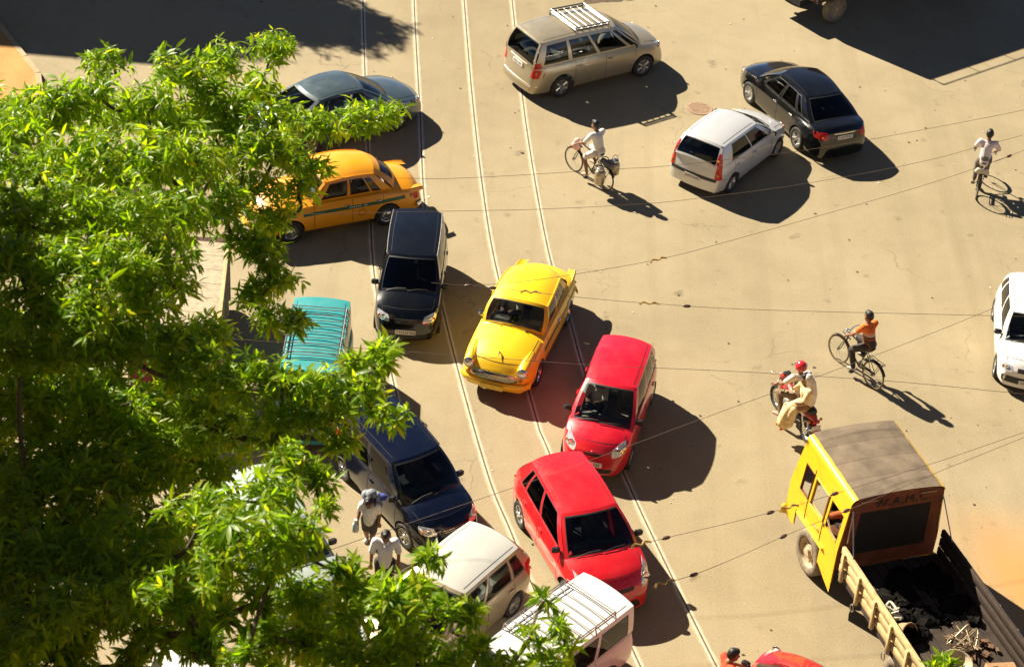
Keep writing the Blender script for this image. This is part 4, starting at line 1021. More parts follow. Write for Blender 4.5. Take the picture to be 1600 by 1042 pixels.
def person(label, loc, rz, J, shirt=None, trousers=None, shoes=None, hair=HAIR, sleeve=.55, shorts=False, hairlen=0, skirt=None, head_f=None, smooth_shirt=.0, helmet=None, hat=False):
    """J: joint positions in the figure's own frame (x forward, y left)"""
    J = {k: V3(v) for k, v in J.items()}
    f = V3(head_f or (1, 0, -.05)).normalized(); up = V3((0, 0, 1)); up = (up - f * up.dot(f)).normalized(); sd_ = up.cross(f)
    h = J['head']; ch = []
    ch.append([(h + up * .035 - f * .012, .092), (h - up * .03 + f * .018, .078), (h - up * .085 + f * .035, .052)])
    ch.append([(h + f * .088 - up * .012, .016), (h + f * .104 - up * .035, .018)])               # nose
    ch.append([(h + f * .080 - up * .070 - sd_ * .02, .013), (h + f * .080 - up * .070 + sd_ * .02, .013)])   # mouth
    for s in (1, -1): ch.append([(h + sd_ * s * .088 + up * .012, .022), (h + sd_ * s * .085 - up * .03, .016)])
    ch.append([(J['neck'], .058), (h - up * .06 - f * .01, .052)])
    ch.append([(J['hip'], .125), (J['hip'].lerp(J['chest'], .5), .115), (J['chest'], .13), (J['neck'], .07)])
    for a in 'LR':
        ch.append([(J['chest'].lerp(J['neck'], .45), .075), (J['sh' + a], .068), (J['el' + a], .043), (J['ha' + a], .029)])
        ch.append([(J['hip'], .11), (J['hi' + a], .098), (J['kn' + a], .060), (J['kn' + a].lerp(J['an' + a], .35), .056), (J['an' + a], .038), (J['an' + a] + V3((0, 0, -.045)), .034), (J['to' + a], .028)])
        d = (J['ha' + a] - J['el' + a]).normalized(); sv = d.cross(up); sv = sv.normalized() if sv.length > .1 else sd_
        dn = sv.cross(d); dn = dn if dn.z < 0 else -dn; p0 = J['ha' + a]
        for q in (-.022, .022): ch.append([(p0, .026), (p0 + d * .055 + sv * q, .021)])
        for k, ln in zip((-.033, -.011, .011, .033), (.85, 1.0, .95, .75)):
            b = p0 + d * .075 + sv * k; ch.append([(b, .0105), (b + (d * .03 + dn * .012) * ln, .0095), (b + (d * .035 + dn * .045) * ln, .0085)])
        tb = p0 + d * .025 - sv * .03 * (1 if a == 'L' else -1); ch.append([(tb, .013), (tb + d * .03 - sv * .022 * (1 if a == 'L' else -1) + dn * .01, .011), (tb + d * .052 - sv * .012 * (1 if a == 'L' else -1) + dn * .03, .0095)])
    body = blob('person', ch, SKIN); body.location = loc; body.rotation_euler = (0, 0, rz); tag(body, label, 'person')
    for s in (1, -1):
        MB().ball(h + f * .083 + sd_ * s * .033 + up * .016, .0125, 8, 6).build('eye', INK, body)
    if shirt:
        sc = [[(J['hip'] + V3((0, 0, -.04)), .150), (J['hip'].lerp(J['chest'], .45), .142), (J['chest'], .152), (J['chest'].lerp(J['neck'], .75), .085)]]
        for a in 'LR':
            e = J['sh' + a].lerp(J['el' + a], min(1, sleeve * 1.6)); c1 = [(J['chest'].lerp(J['neck'], .35), .09), (J['sh' + a], .083), (e, .066)]
            if sleeve > .8: c1[-1] = (J['el' + a], .06); c1.append((J['el' + a].lerp(J['ha' + a], .9), .042))
            sc.append(c1); sc.append([(J['chest'], .13), (J['sh' + a], .075)])
        blob('shirt', sc, shirt, body, .012, 4)
    if trousers:
        tc = [[(J['hip'], .140), (J['hip'] + V3((0, 0, .05)), .132)]]
        for a in 'LR':
            if shorts: tc.append([(J['hip'], .125), (J['hi' + a], .115), (J['hi' + a].lerp(J['kn' + a], .85), .088)])
            else: tc.append([(J['hip'], .125), (J['hi' + a], .112), (J['kn' + a], .078), (J['kn' + a].lerp(J['an' + a], .5), .070), (J['an' + a] + V3((0, 0, .01)), .058)])
        blob('trousers', tc, trousers, body, .012, 4)
    if shoes:
        for a in 'LR': blob('shoe', [[(J['an' + a] + V3((0, 0, -.05)), .045), (J['an' + a].lerp(J['to' + a], .5) + V3((0, 0, -.022)), .044), (J['to' + a] + V3((0, 0, .0)), .040)]], shoes, body, .012, 3)
    if helmet:
        hc = MB(); n = 16; rows = []
        for i in range(9):
            a = math.pi * (.0 + i / 8 * .66)
            rows.append([h + up * (.02 + .135 * math.cos(a)) + (f * math.cos(t) * 1.08 + sd_ * math.sin(t)) * .128 * math.sin(a) - f * .01 for t in np.linspace(0, 2 * math.pi, n + 1)[:-1]])
        hc.grid(rows, True, close=True); ho = hc.build('helmet', helmet, body)
        MB().grid([[h + f * (.115 + .03 * k) * math.cos(t) + sd_ * .12 * math.sin(t) + up * (.055 - .02 * k) for t in np.linspace(-1.0, 1.0, 9)] for k in (0, 1, 2)]).build('visor', BLACK, ho)
    elif hair:
        hcs = [[(h + up * .05 - f * .028, .098), (h + up * .0 - f * .05, .088)], [(h + up * .085 + f * .025, .068), (h + up * .06 - f * .03, .09)]]
        if hairlen: hcs.append([(h - f * .06, .08), (J['neck'] - f * .07, .06), (J['neck'] - f * .08 - up * hairlen, .045)])
        blob('hair', hcs, hair, body, .012, 2)
    return body
def cloth(name, c, var=.12): return plain(name, c, .85, var=var, scale=14, bmp=.25)
STAND = dict(hip=(0, 0, .95), chest=(.01, 0, 1.27), neck=(.01, 0, 1.45), head=(.03, 0, 1.61), shL=(0, .185, 1.41), shR=(0, -.185, 1.41), elL=(-.02, .25, 1.14), elR=(-.02, -.25, 1.14), haL=(.08, .26, .90), haR=(.08, -.26, .90),
             hiL=(0, .095, .90), hiR=(0, -.095, .90), knL=(.06, .10, .50), knR=(-.02, -.10, .50), anL=(.10, .10, .09), anR=(-.18, -.10, .11), toL=(.24, .11, .035), toR=(-.06, -.11, .035))
def pose(**k): d = dict(STAND); d.update(k); return d
def scaled(J, s): return {k: tuple(c * s for c in v) for k, v in J.items()}
CYCLE = dict(hip=(-.29, 0, 1.00), chest=(-.17, 0, 1.31), neck=(-.13, 0, 1.48), head=(-.09, 0, 1.64), shL=(-.15, .185, 1.43), shR=(-.15, -.185, 1.43), elL=(.0, .27, 1.19), elR=(.0, -.27, 1.19), haL=(.17, .265, 1.06), haR=(.17, -.265, 1.06),
             hiL=(-.27, .095, .96), hiR=(-.27, -.095, .96), knL=(.08, .13, .68), knR=(.16, -.13, .86), anL=(-.06, .13, .28), anR=(-.06, -.13, .54), toL=(.08, .14, .18), toR=(.09, -.14, .47))
FRAME = plain('cycle_frame', (0.03, 0.022, 0.016), .4, .3, var=.3); SPOKE = plain('spoke', (0.45, 0.40, 0.32), .35, .9)
def bicycle(label, loc, rz, fm=FRAME, carrier=True, tyre=None):
    root = empty('bicycle', (*loc, 0), R(rz)); tag(root, label, 'bicycle'); r = .335
    for x in (.57, -.57):
        w = empty('wheel', (x, 0, r)); w.parent = root
        MB().tube([(r * .97 * math.cos(a), 0, r * .97 * math.sin(a)) for a in np.linspace(0, 2 * math.pi, 33)[:-1]], .019, 6, closed=True).build('tyre', tyre or RUBBER, w)
        MB().tube([((r - .032) * math.cos(a), 0, (r - .032) * math.sin(a)) for a in np.linspace(0, 2 * math.pi, 33)[:-1]], .011, 5, closed=True).build('rim', SPOKE, w)
        for k in range(16):
            a = 2 * math.pi * k / 16; MB().tube([(.02 * math.cos(a + .9), .022 * (-1)**k, .02 * math.sin(a + .9)), ((r - .035) * math.cos(a), 0, (r - .035) * math.sin(a))], .0022, 3, cap=False).build('spoke', SPOKE, w)
        MB().lathe([(.022, -.045), (.022, .045)], axis='Y', n=10).build('hub', SPOKE, w)
        MB().grid([[((r + .03) * math.cos(a), y, (r + .03) * math.sin(a)) for y in (-.03, 0, .03)] for a in (np.linspace(.55, 2.7, 12) if x < 0 else np.linspace(.6, 2.9, 12))]).build('mudguard', fm, w)
    bb, sc, ht, hb = (-.10, 0, .285), (-.27, 0, .80), (.345, 0, .92), (.40, 0, .68)
    MB().tube([sc, ht], .016, 8).tube([bb, hb], .018, 8).tube([bb, sc, (-.30, 0, .92)], .016, 8).tube([ht, hb], .02, 8).build('frame', fm, root)
    for s in (1, -1):
        MB().tube([bb, (-.57, s * .055, r)], .010, 6).build('chain_stay', fm, root); MB().tube([(-.27, s * .02, .78), (-.57, s * .055, r)], .009, 6).build('seat_stay', fm, root)
        MB().tube([hb, (.46, s * .05, .60), (.57, s * .05, r)], .011, 6).build('fork_blade', fm, root)
        MB().tube([bb, (bb[0] + s * .06, s * .09, bb[2] - s * .155)], .011, 6).build('crank', STEEL, root); MB().box((bb[0] + s * .06, s * .14, bb[2] - s * .155), (.09, .09, .02)).build('pedal', BLACK, root, smooth=False)
        MB().tube([(.17, s * .27, 1.03), (.05, s * .27, 1.02)], .017, 6).build('grip', BLACK, root)
    MB().tube(spline3([(.10, -.27, 1.03), (.30, -.26, 1.06), (.36, -.12, 1.03), (.34, 0, 1.0), (.36, .12, 1.03), (.30, .26, 1.06), (.10, .27, 1.03)], 5), .012, 6).tube([(.345, 0, .92), (.34, 0, 1.0)], .014, 6).build('handlebar', CHROME, root)
    MB().ball((.42, 0, .93), .05, 10, 6).build('lamp', CHROME, root)
    MB().ball((-.33, 0, .955), .13, 12, 6, (1.05, .8, .3)).ball((-.20, 0, .955), .07, 10, 6, (1.6, .6, .4)).build('saddle', BLACK, root)
    MB().lathe([(.09, -.012), (.09, .012)], (bb[0], -.06, bb[2]), 'Y', 18).build('chain_wheel', STEEL, root)
    MB().box((-.335, -.062, .31), (.46, .02, .07), bev=.008).build('chain_case', fm, root)
    if carrier:
        c = MB()
        for y in (-.07, 0, .07): c.tube([(-.36, y, .72), (-.80, y, .72)], .008, 5)
        c.tube([(-.36, -.08, .72), (-.36, .08, .72)], .008, 5).tube([(-.80, -.08, .72), (-.80, .08, .72)], .008, 5).tube([(-.58, -.07, .72), (-.58, .07, .72)], .008, 5)
        for s in (1, -1): c.tube([(-.74, s * .07, .72), (-.57, s * .06, r)], .007, 5)
        c.build('carrier', fm, root)
    return root
def local(loc, rz, p): 
    a = R(rz); return (loc[0] + p[0] * math.cos(a) - p[1] * math.sin(a), loc[1] + p[0] * math.sin(a) + p[1] * math.cos(a), p[2])

# cyclist with the milk cans
P1, A1 = (1.62, 43.30), 134.2
bicycle('dark roadster bicycle loaded with metal cans, ridden below the people carrier', P1, A1)
WHITEC = cloth('white_cotton', (0.74, 0.72, 0.66)); KHAKI = cloth('pale_trousers', (0.60, 0.52, 0.46)); DARKC = cloth('dark_trousers', (0.035, 0.028, 0.025))
person('cyclist in white shirt and pale shorts riding past the people carrier', (*P1, 0), R(A1), {**CYCLE, 'haL': (.22, .27, 1.06), 'head': (-.07, .01, 1.64)}, WHITEC, KHAKI, plain('sandal', (0.35, 0.26, 0.2), .7), sleeve=.5, shorts=True, head_f=(1, .25, -.1))
CANM = plain('can_metal', (0.42, 0.36, 0.26), .35, .8, var=.3)
for i, (x, y, z, r_, h_, lb) in enumerate(((-.66, .27, .33, .135, .40, 'tall dull metal can hanging on the camera side of the loaded bicycle'), (-.62, -.27, .40, .14, .36, 'metal can hanging on the far side of the loaded bicycle'))):
    p = local(P1, A1, (x, y, z)); o = MB().lathe([(r_ * .94, 0), (r_, .02), (r_, h_ * .8), (r_ * .8, h_ * .9), (r_ * .62, h_ * .95), (r_ * .62, h_)], n=20).build('milk_can', CANM); o.location = p; tag(o, lb, 'can')
    MB().lathe([(r_ * .72, h_), (r_ * .70, h_ + .03), (r_ * .2, h_ + .06), (.001, h_ + .06)], n=18, cap=False).build('lid', ALLOY, o)
    MB().tube([(r_ * .62 * math.cos(a), 0, h_ * .9 + .22 * math.sin(a)) for a in np.linspace(0, math.pi, 10)], .009, 5).build('bail_handle', STEEL, o)
o = blob('cloth_bundle', [[(( -.15, 0, .06), .08), ((.12, .03, .08), .09)], [((0, -.1, .07), .07), ((.05, .12, .10), .06)]], cloth('bundle_grey', (0.16, 0.15, 0.13), .4)); o.location = local(P1, A1, (-.62, 0, .72)); o.rotation_euler = (0, 0, R(A1)); tag(o, 'dark bundle tied on the carrier above the milk cans', 'bundle')
MB().tube([(.14 * math.cos(a), .05 + .02 * math.sin(3 * a), .16 + .10 * math.sin(a)) for a in np.linspace(0, 2 * math.pi, 14)[:-1]], .013, 5, closed=True).build('rope', BLACK, o)
o = blob('shopping_bag', [[((0, 0, -.05), .09), ((0, 0, -.2), .11)], [((.05, 0, -.16), .09), ((-.05, 0, -.16), .09)]], cloth('bag_pink', (0.72, 0.42, 0.36), .2)); o.location = local(P1, A1, (.40, .12, 1.04)); tag(o, 'pinkish white bag hung on the handlebar of the loaded bicycle', 'bag')
MB().tube([(.05 * math.cos(a), 0, .03 * math.sin(a)) for a in np.linspace(0, math.pi, 8)], .006, 5).build('strap', WHITEC, o)

# cyclist in orange
P2, A2 = (7.76, 35.78), 127.1
bicycle('slim roadster bicycle with thin golden brown tyres ridden above the scooter', P2, A2, tyre=plain('tan_tyre', (0.11, 0.075, 0.03), .7))
sh = bpy.data.materials.new('striped_shirt'); sh.use_nodes = True; nt = sh.node_tree; bb_ = nt.nodes['Principled BSDF']; bb_.inputs['Roughness'].default_value = .85
tc = nt.nodes.new('ShaderNodeTexCoord'); sx = nt.nodes.new('ShaderNodeSeparateXYZ'); nt.links.new(tc.outputs['Object'], sx.inputs[0])
mr = nt.nodes.new('ShaderNodeMapRange'); mr.inputs['From Min'].default_value = .95; mr.inputs['From Max'].default_value = 1.5; nt.links.new(sx.outputs['Z'], mr.inputs['Value'])
rp = nt.nodes.new('ShaderNodeValToRGB'); rp.color_ramp.interpolation = 'CONSTANT'; e = rp.color_ramp.elements
O_, D_, W_2 = (.78, .16, .02, 1), (.10, .045, .025, 1), (.62, .52, .40, 1)
for k, (p, c_) in enumerate(((0, D_), (.14, (.32, .08, .03, 1)), (.22, D_), (.38, (.32, .08, .03, 1)), (.44, D_), (.52, W_2), (.58, O_), (.62, W_2), (.66, O_))):
    if k < 2: el = e[k]; el.position = p
    else: el = e.new(p)
    el.color = c_
nt.links.new(mr.outputs[0], rp.inputs[0]); nt.links.new(rp.outputs[0], bb_.inputs['Base Color'])
person('cyclist in orange and brown striped shirt with dark trousers', (*P2, 0), R(A2), CYCLE, sh, DARKC, plain('shoe_grey', (0.30, 0.27, 0.24), .6), sleeve=.42, head_f=(1, .1, -.1))
# faint cyclist at the right
P3, A3 = (11.85, 44.55), 78.0
bicycle('bicycle seen from straight behind near the right edge', P3, A3)
person('cyclist in pale lilac shirt seen from behind near the right edge', (*P3, 0), R(A3), {**CYCLE, 'elR': (.0, -.33, 1.20)}, cloth('lilac_shirt', (0.66, 0.58, 0.58)), cloth('grey_trousers', (0.16, 0.13, 0.10)), plain('sandal2', (0.3, 0.24, 0.18), .7), sleeve=.5)
o = blob('satchel', [[((0, -.13, 0), .06), ((0, .13, 0), .06)], [((0, -.1, .05), .06), ((0, .1, .05), .06)]], cloth('satchel_pale', (0.62, 0.54, 0.40))); o.location = local(P3, A3, (-.58, 0, .79)); o.rotation_euler = (0, 0, R(A3)); tag(o, 'rounded pale satchel on the carrier of the rightmost bicycle', 'bag')
MB().tube([(0, -.12, .10), (-.02, 0, .13), (0, .12, .10)], .012, 5).build('strap', DARKC, o)

# motorcycle with two riders
P4, A4 = (6.20, 33.72), 117.0
MRED = paint('moto_red', (0.40, 0.02, 0.012), 0, .35, .8, .08)
root = empty('motorcycle', (*P4, 0), R(A4)); tag(root, 'red motorcycle carrying two riders in front of the lorry', 'motorcycle')
for x in (.62, -.62):
    w = empty('wheel', (x, 0, .30)); w.parent = root
    MB().tube([(.255 * math.cos(a), 0, .255 * math.sin(a)) for a in np.linspace(0, 2 * math.pi, 27)[:-1]], .05, 8, closed=True).build('tyre', RUBBER, w)
    MB().tube([(.205 * math.cos(a), 0, .205 * math.sin(a)) for a in np.linspace(0, 2 * math.pi, 27)[:-1]], .022, 6, closed=True).build('rim', ALLOY, w)
    MB().lathe([(.06, -.06), (.06, .06)], axis='Y', n=14).build('hub', ALLOY, w)
    for k in range(5):
        a = 2 * math.pi * k / 5; MB().tube([(0, 0, 0), (.2 * math.cos(a), 0, .2 * math.sin(a))], .016, 5).build('spoke', ALLOY, w)
    MB().grid([[((.33) * math.cos(a), y, .33 * math.sin(a)) for y in (-.06, -.03, .03, .06)] for a in np.linspace(.4, 2.6, 10)]).build('mudguard', MRED, w)
blob('fuel_tank', [[((.30, 0, .80), .13), ((.10, 0, .78), .14), ((-.05, 0, .74), .10)]], MRED, root)
blob('seat', [[((-.02, 0, .78), .11), ((-.35, 0, .80), .12), ((-.66, 0, .84), .10)]], BLACK, root)
blob('tail_cowl', [[((-.40, 0, .68), .10), ((-.72, 0, .74), .09), ((-.80, 0, .72), .06)]], MRED, root)
MB().box((-.86, 0, .70), (.05, .16, .08), bev=.015).build('tail_light', TAIL, root); MB().box((-.88, 0, .54), (.012, .22, .14), bev=.003).build('number_plate', PLATEW, root)
for s in (1, -1):
    MB().ball((-.80, s * .15, .70), .035, 8, 6).build('indicator', AMBER, root); MB().tube([(.48, s * .09, .82), (.62, s * .09, .30)], .025, 8).build('fork_leg', CHROME, root)
    MB().tube([(.40, s * .35, 1.0), (.42, s * .40, 1.16)], .008, 5).ball((.41, s * .41, 1.20), .06, 10, 6, (.4, 1, .8)).build('mirror', CHROME, root); MB().tube([(-.52, s * .14, .66), (-.62, s * .10, .30)], .02, 6).build('shock_absorber', CHROME, root)
    MB().tube([(.0, s * .08, .32), (.0, s * .30, .32)], .014, 6).build('foot_peg', STEEL, root)
MB().tube(spline3([(.24, -.36, .98), (.40, -.22, 1.02), (.42, 0, .98), (.40, .22, 1.02), (.24, .36, .98)], 5), .013, 6).build('handlebar', STEEL, root)
blob('headlamp_cowl', [[((.55, 0, .90), .10), ((.48, 0, .98), .08)]], MRED, root); MB().ball((.63, 0, .89), .075, 12, 8, (.5, 1, 1)).build('headlight', LENS, root); MB().box((.47, 0, 1.06), (.10, .18, .06), bev=.02).build('instrument_panel', BLACK, root)
MB().box((.12, 0, .42), (.42, .24, .34), bev=.06).build('engine', STEEL, root); MB().tube([(.25, -.12, .40), (-.1, -.16, .26), (-.75, -.18, .32)], [.025, .03, .045], 8).build('exhaust', CHROME, root)
MB().tube([(.45, 0, .85), (.2, 0, .62), (-.1, 0, .5), (-.62, 0, .30)], .025, 6).build('frame', BLACK, root)
RIDE = dict(hip=(-.12, 0, .90), chest=(-.04, 0, 1.20), neck=(.0, 0, 1.37), head=(.03, 0, 1.53), shL=(-.02, .19, 1.33), shR=(-.02, -.19, 1.33), elL=(.10, .32, 1.12), elR=(.10, -.32, 1.12), haL=(.27, .35, 1.01), haR=(.27, -.35, 1.01),
            hiL=(-.08, .11, .88), hiR=(-.08, -.11, .88), knL=(.30, .24, .72), knR=(.30, -.24, .72), anL=(.03, .30, .36), anR=(.03, -.27, .40), toL=(.20, .36, .28), toR=(.18, -.30, .33))
person('motorcycle rider in red helmet and white shirt', (*P4, 0), R(A4), RIDE, cloth('rider_white', (0.72, 0.62, 0.52)), cloth('rider_trousers', (0.20, 0.13, 0.07)), plain('rider_shoe', (0.40, 0.25, 0.17), .6), sleeve=.45, helmet=paint('helmet_red', (0.58, 0.02, 0.03), 0, .25, .9, .03), head_f=(1, .1, -.05))
SARI = cloth('sari_cream', (0.66, 0.50, 0.26), .3)
SIT = dict(hip=(-.46, .02, .94), chest=(-.42, .06, 1.20), neck=(-.38, .07, 1.34), head=(-.33, .08, 1.47), shL=(-.56, .10, 1.30), shR=(-.26, .09, 1.30), elL=(-.60, .24, 1.08), elR=(-.12, .20, 1.12), haL=(-.42, .34, .98), haR=(-.05, .10, 1.05),
           hiL=(-.54, .08, .92), hiR=(-.38, .08, .92), knL=(-.50, .44, .88), knR=(-.33, .44, .88), anL=(-.44, .42, .42), anR=(-.28, .42, .44), toL=(-.42, .56, .34), toR=(-.26, .56, .36))
wm = person('passenger in cream sari sitting sideways on the motorcycle', (*P4, 0), R(A4), SIT, SARI, None, plain('slipper', (0.5, 0.1, 0.05), .6), sleeve=.5, head_f=(.35, 1, -.1), hairlen=.2)
blob('sari_skirt', [[((-.46, .05, .92), .17), ((-.42, .40, .86), .13), ((-.38, .45, .62), .15), ((-.36, .45, .46), .17)], [((-.52, .40, .86), .10), ((-.48, .44, .50), .11)], [((-.30, .40, .84), .09), ((-.26, .44, .50), .10)]], SARI, wm, .013, 3)
blob('sari_drape', [[((-.36, .05, 1.53), .10), ((-.43, .0, 1.42), .11), ((-.50, .0, 1.2), .13), ((-.50, .02, 1.0), .14)]], cloth('sari_white', (0.74, 0.66, 0.56), .15), wm, .013, 3)

# walkers
BOY = scaled(pose(chest=(.05, 0, 1.26), neck=(.09, 0, 1.43), head=(.16, 0, 1.56), shL=(.06, .18, 1.39), shR=(.06, -.18, 1.39), haR=(.18, -.28, .92), elR=(.0, -.27, 1.13)), .76)
pb = (-2.46, 28.72)
person('schoolchild in white shirt and dark shorts bent under a big rucksack', (*pb, 0), R(262), BOY, WHITEC, cloth('dark_shorts', (0.07, 0.06, 0.055)), plain('white_shoe', (0.6, 0.56, 0.5), .6), sleeve=.45, shorts=True, head_f=(1, 0, -.55))
o = blob('rucksack', [[((0, -.10, -.14), .11), ((0, .10, -.14), .11)], [((0, -.10, .14), .11), ((0, .10, .14), .11)], [((0, 0, -.16), .13), ((0, 0, .18), .12)], [((-.08, 0, -.06), .11), ((-.08, 0, .02), .1)]], cloth('rucksack_grey', (0.22, 0.24, 0.27), .6)); q = local(pb, 262, (-.15, 0, 1.05)); o.location = q; o.rotation_euler = (0, R(18), R(262)); tag(o, 'grey rucksack with blue strap on the schoolchild back', 'rucksack')
for s in (1, -1): MB().tube([(.08, s * .1, .2), (.20, s * .11, .16), (.24, s * .11, 0), (.12, s * .1, -.18)], .018, 5).build('strap', cloth('strap_blue', (0.02, 0.03, 0.14)), o)
MB().ball((.0, .20, .16), .10, 10, 6, (.8, 1.2, .7)).build('side_pocket', cloth('pocket_blue', (0.05, 0.07, 0.3), .5), o)
o = MB().lathe([(.001, .0), (.06, .0), (.068, .02), (.068, .17), (.05, .2), (.03, .23), (.03, .26), (.001, .26)], n=14, cap=False).build('water_bottle', plain('bottle_pale', (0.42, 0.50, 0.50), .35)); o.location = local(pb, 262, (.17, -.24, .46)); tag(o, 'pale water bottle carried by the schoolchild', 'bottle'); MB().lathe([(.034, .255), (.034, .29), (.001, .295)], n=12, cap=False).build('cap', WHITEC, o)
person('man in white T-shirt walking towards the camera behind leaves', (-2.03, 27.30, 0), R(275), pose(head=(.09, 0, 1.60), chest=(.03, 0, 1.27)), cloth('tshirt_white', (0.66, 0.66, 0.68)), DARKC, plain('shoe_black', (.03, .03, .03), .5), sleeve=.6, head_f=(1, 0, -.35))
person('person in orange red shirt at the bottom edge beside the scarlet roof', (4.28, 24.85, 0), R(20), pose(head=(.08, 0, 1.60), elL=(.12, .25, 1.17), haL=(.32, .2, 1.1)), cloth('orange_shirt', (0.72, 0.07, 0.02)), DARKC, plain('shoe_brown', (.1, .05, .03), .5), sleeve=.6, head_f=(1, -.2, -.1))
# people inside vehicles
def driver(label, loc, rz, J, sh_, **k): return person(label, loc, rz, J, sh_, DARKC, None, sleeve=.5, **k)
SITC = dict(hip=(0, 0, .58), chest=(-.06, 0, .88), neck=(-.07, 0, 1.05), head=(-.03, 0, 1.20), shL=(-.05, .18, 1.01), shR=(-.05, -.18, 1.01), elL=(.14, .22, .82), elR=(.14, -.22, .82), haL=(.34, .12, .92), haR=(.34, -.12, .92),
            hiL=(.05, .10, .56), hiR=(.05, -.10, .56), knL=(.42, .12, .58), knR=(.42, -.12, .58), anL=(.52, .12, .34), anR=(.52, -.12, .34), toL=(.62, .12, .30), toR=(.62, -.12, .30))
q = local((.20, 35.85), 256.1, (-.22, -.33, 0)); driver('taxi driver in pale shirt behind the clear windscreen', (q[0], q[1], .02), R(256.1), SITC, WHITEC)
q = local((2.21, 33.02), 258.0, (.02, -.33, 0)); driver('driver in white shirt inside the pinkish red hatchback', (q[0], q[1], .02), R(258.0), SITC, WHITEC)
q = local((7.48, 28.41), 110.4, (.62, .55, 0)); driver('lorry crewman in orange shirt at the side window of the yellow cab', (q[0], q[1], .82), R(110.4), {**SITC, 'elL': (.10, .42, .85), 'haL': (.05, .47, .78)}, cloth('crew_orange', (0.6, 0.13, 0.03)), head_f=(.6, .8, -.1))
q = local((7.48, 28.41), 110.4, (.95, -.48, 0)); driver('lorry driver at the steering wheel of the yellow cab', (q[0], q[1], .82), R(110.4), SITC, cloth('driver_ochre', (0.45, 0.25, 0.05)))
# ---------------------------------------------------------------- overhead wires
WIREM = plain('wire', (0.12, 0.085, 0.055), .6, .3); BRASS = plain('brass_clip', (0.55, 0.36, 0.10), .45, .6, var=.3); PORC = plain('insulator_brown', (0.09, 0.05, 0.03), .4)
def wire(label, pts, ins=(), hooks=(), ext0=None, ext1=None, r=.0046):
    pts = [Vector(p) for p in pts]
    if ext0: pts = [pts[0] + (pts[0] - pts[1]).normalized() * ext0] + pts
    if ext1: pts = pts + [pts[-1] + (pts[-1] - pts[-2]).normalized() * ext1]
    P = spline3(pts, 6); o = MB().tube(P, r, 5).build('overhead_wire', WIREM); tag(o, label, 'wire', kind=None)
    def near(x): return min(range(1, len(P) - 1), key=lambda i: abs(P[i].x - x))
    for x in ins:
        i = near(x); t = (P[i + 1] - P[i - 1]).normalized(); c = P[i].lerp(P[i + 1], (x - P[i].x) / max(1e-3, P[i + 1].x - P[i].x))
        MB().tube([c - t * .075, c - t * .05, c, c + t * .05, c + t * .075], [.010, .027, .032, .027, .010], 8).build('insulator', PORC, o)
    for x in hooks:
        i = near(x); t = (P[i + 1] - P[i - 1]).normalized(); n = Vector((-t.y, t.x, 0)); c = P[i].lerp(P[i + 1], (x - P[i].x) / max(1e-3, P[i + 1].x - P[i].x))
        MB().tube(spline3([c - t * .20 - n * .05, c - t * .12 + n * .03, c - t * .02 - n * .02, c + t * .06 + n * .04, c + t * .16 - n * .01], 4), .018, 5).build('wire_clip', BRASS, o)
    return o
wire('overhead wire passing just below the saloon and silver hatchback, topmost of all', [(-3.37, 32.59, 6), (-1.25, 32.95, 5.98), (1.66, 33.77, 5.97), (2.88, 34.11, 5.97), (5.29, 35.02, 5.97), (7.17, 35.88, 5.98), (9.89, 37.27, 6), (10.62, 37.67, 6)], ext0=9, ext1=12)
wire('overhead wire crossing just under the silver hatchback shadow, second from the top', [(-1.86, 31.58, 6), (.29, 32.0, 6), (2.27, 32.5, 6), (3.43, 32.9, 6), (5.66, 33.83, 6), (8.08, 35.06, 6), (10.44, 36.56, 6)], ext0=9, ext1=12)
wire('overhead wire rising from the taxi roof to the right edge, clip halfway', [(-.76, 29.23, 6), (.1, 29.48, 6), (1.14, 29.9, 6), (2.62, 30.6, 6), (4.0, 31.45, 6), (7.96, 34.08, 6), (9.97, 35.6, 6), (10.33, 35.9, 6)], ins=(9.97,), hooks=(2.62,), ext1=12)
wire('nearly level overhead wire running right from the yellow taxi roof', [(-1.23, 29.2, 6), (-.36, 29.2, 6), (1.15, 29.13, 6), (2.43, 29.12, 6), (4.34, 29.2, 6), (7.87, 29.55, 6), (9.3, 29.7, 6)], ins=(-.85, -.42, 3.1), hooks=(.30, 2.45), ext0=.3, ext1=12)
wire('nearly level overhead wire crossing the pinkish red hatchback roof', [(-2.41, 27.04, 6), (1.36, 27.1, 6), (2.59, 27.18, 6), (4.24, 27.28, 6), (6.42, 27.35, 6), (7.57, 27.34, 6), (8.9, 27.3, 6)], ext0=9, ext1=12)
wire('overhead wire crossing the bright red hatchback roof and rising right', [(-.33, 23.31, 6), (.52, 23.88, 6), (1.39, 24.49, 6), (3.27, 25.85, 6), (4.66, 26.84, 6), (6.34, 28.04, 6), (7.82, 29.15, 6), (9.41, 30.38, 6)], ext0=10, ext1=12)
wire('overhead wire from the red bonnet across the lorry door, upper of two', [(2.15, 22.55, 6), (2.59, 22.77, 6), (3.83, 23.36, 6), (4.52, 23.72, 6), (4.91, 23.93, 6), (7.13, 25.22, 6), (8.72, 26.21, 6)], ins=(2.62, 4.28, 5.35), hooks=(2.25, 4.6), ext1=12)
wire('overhead wire crossing the lorry mudguard, lowest of all', [(2.47, 21.71, 6), (3.03, 22.0, 6), (3.79, 22.54, 6), (4.47, 23.06, 6), (5.29, 23.64, 6), (5.8, 24.0, 6), (7.1, 24.95, 6), (8.71, 26.08, 6)], ins=(3.03, 4.45, 5.5), hooks=(2.6,), ext1=12)

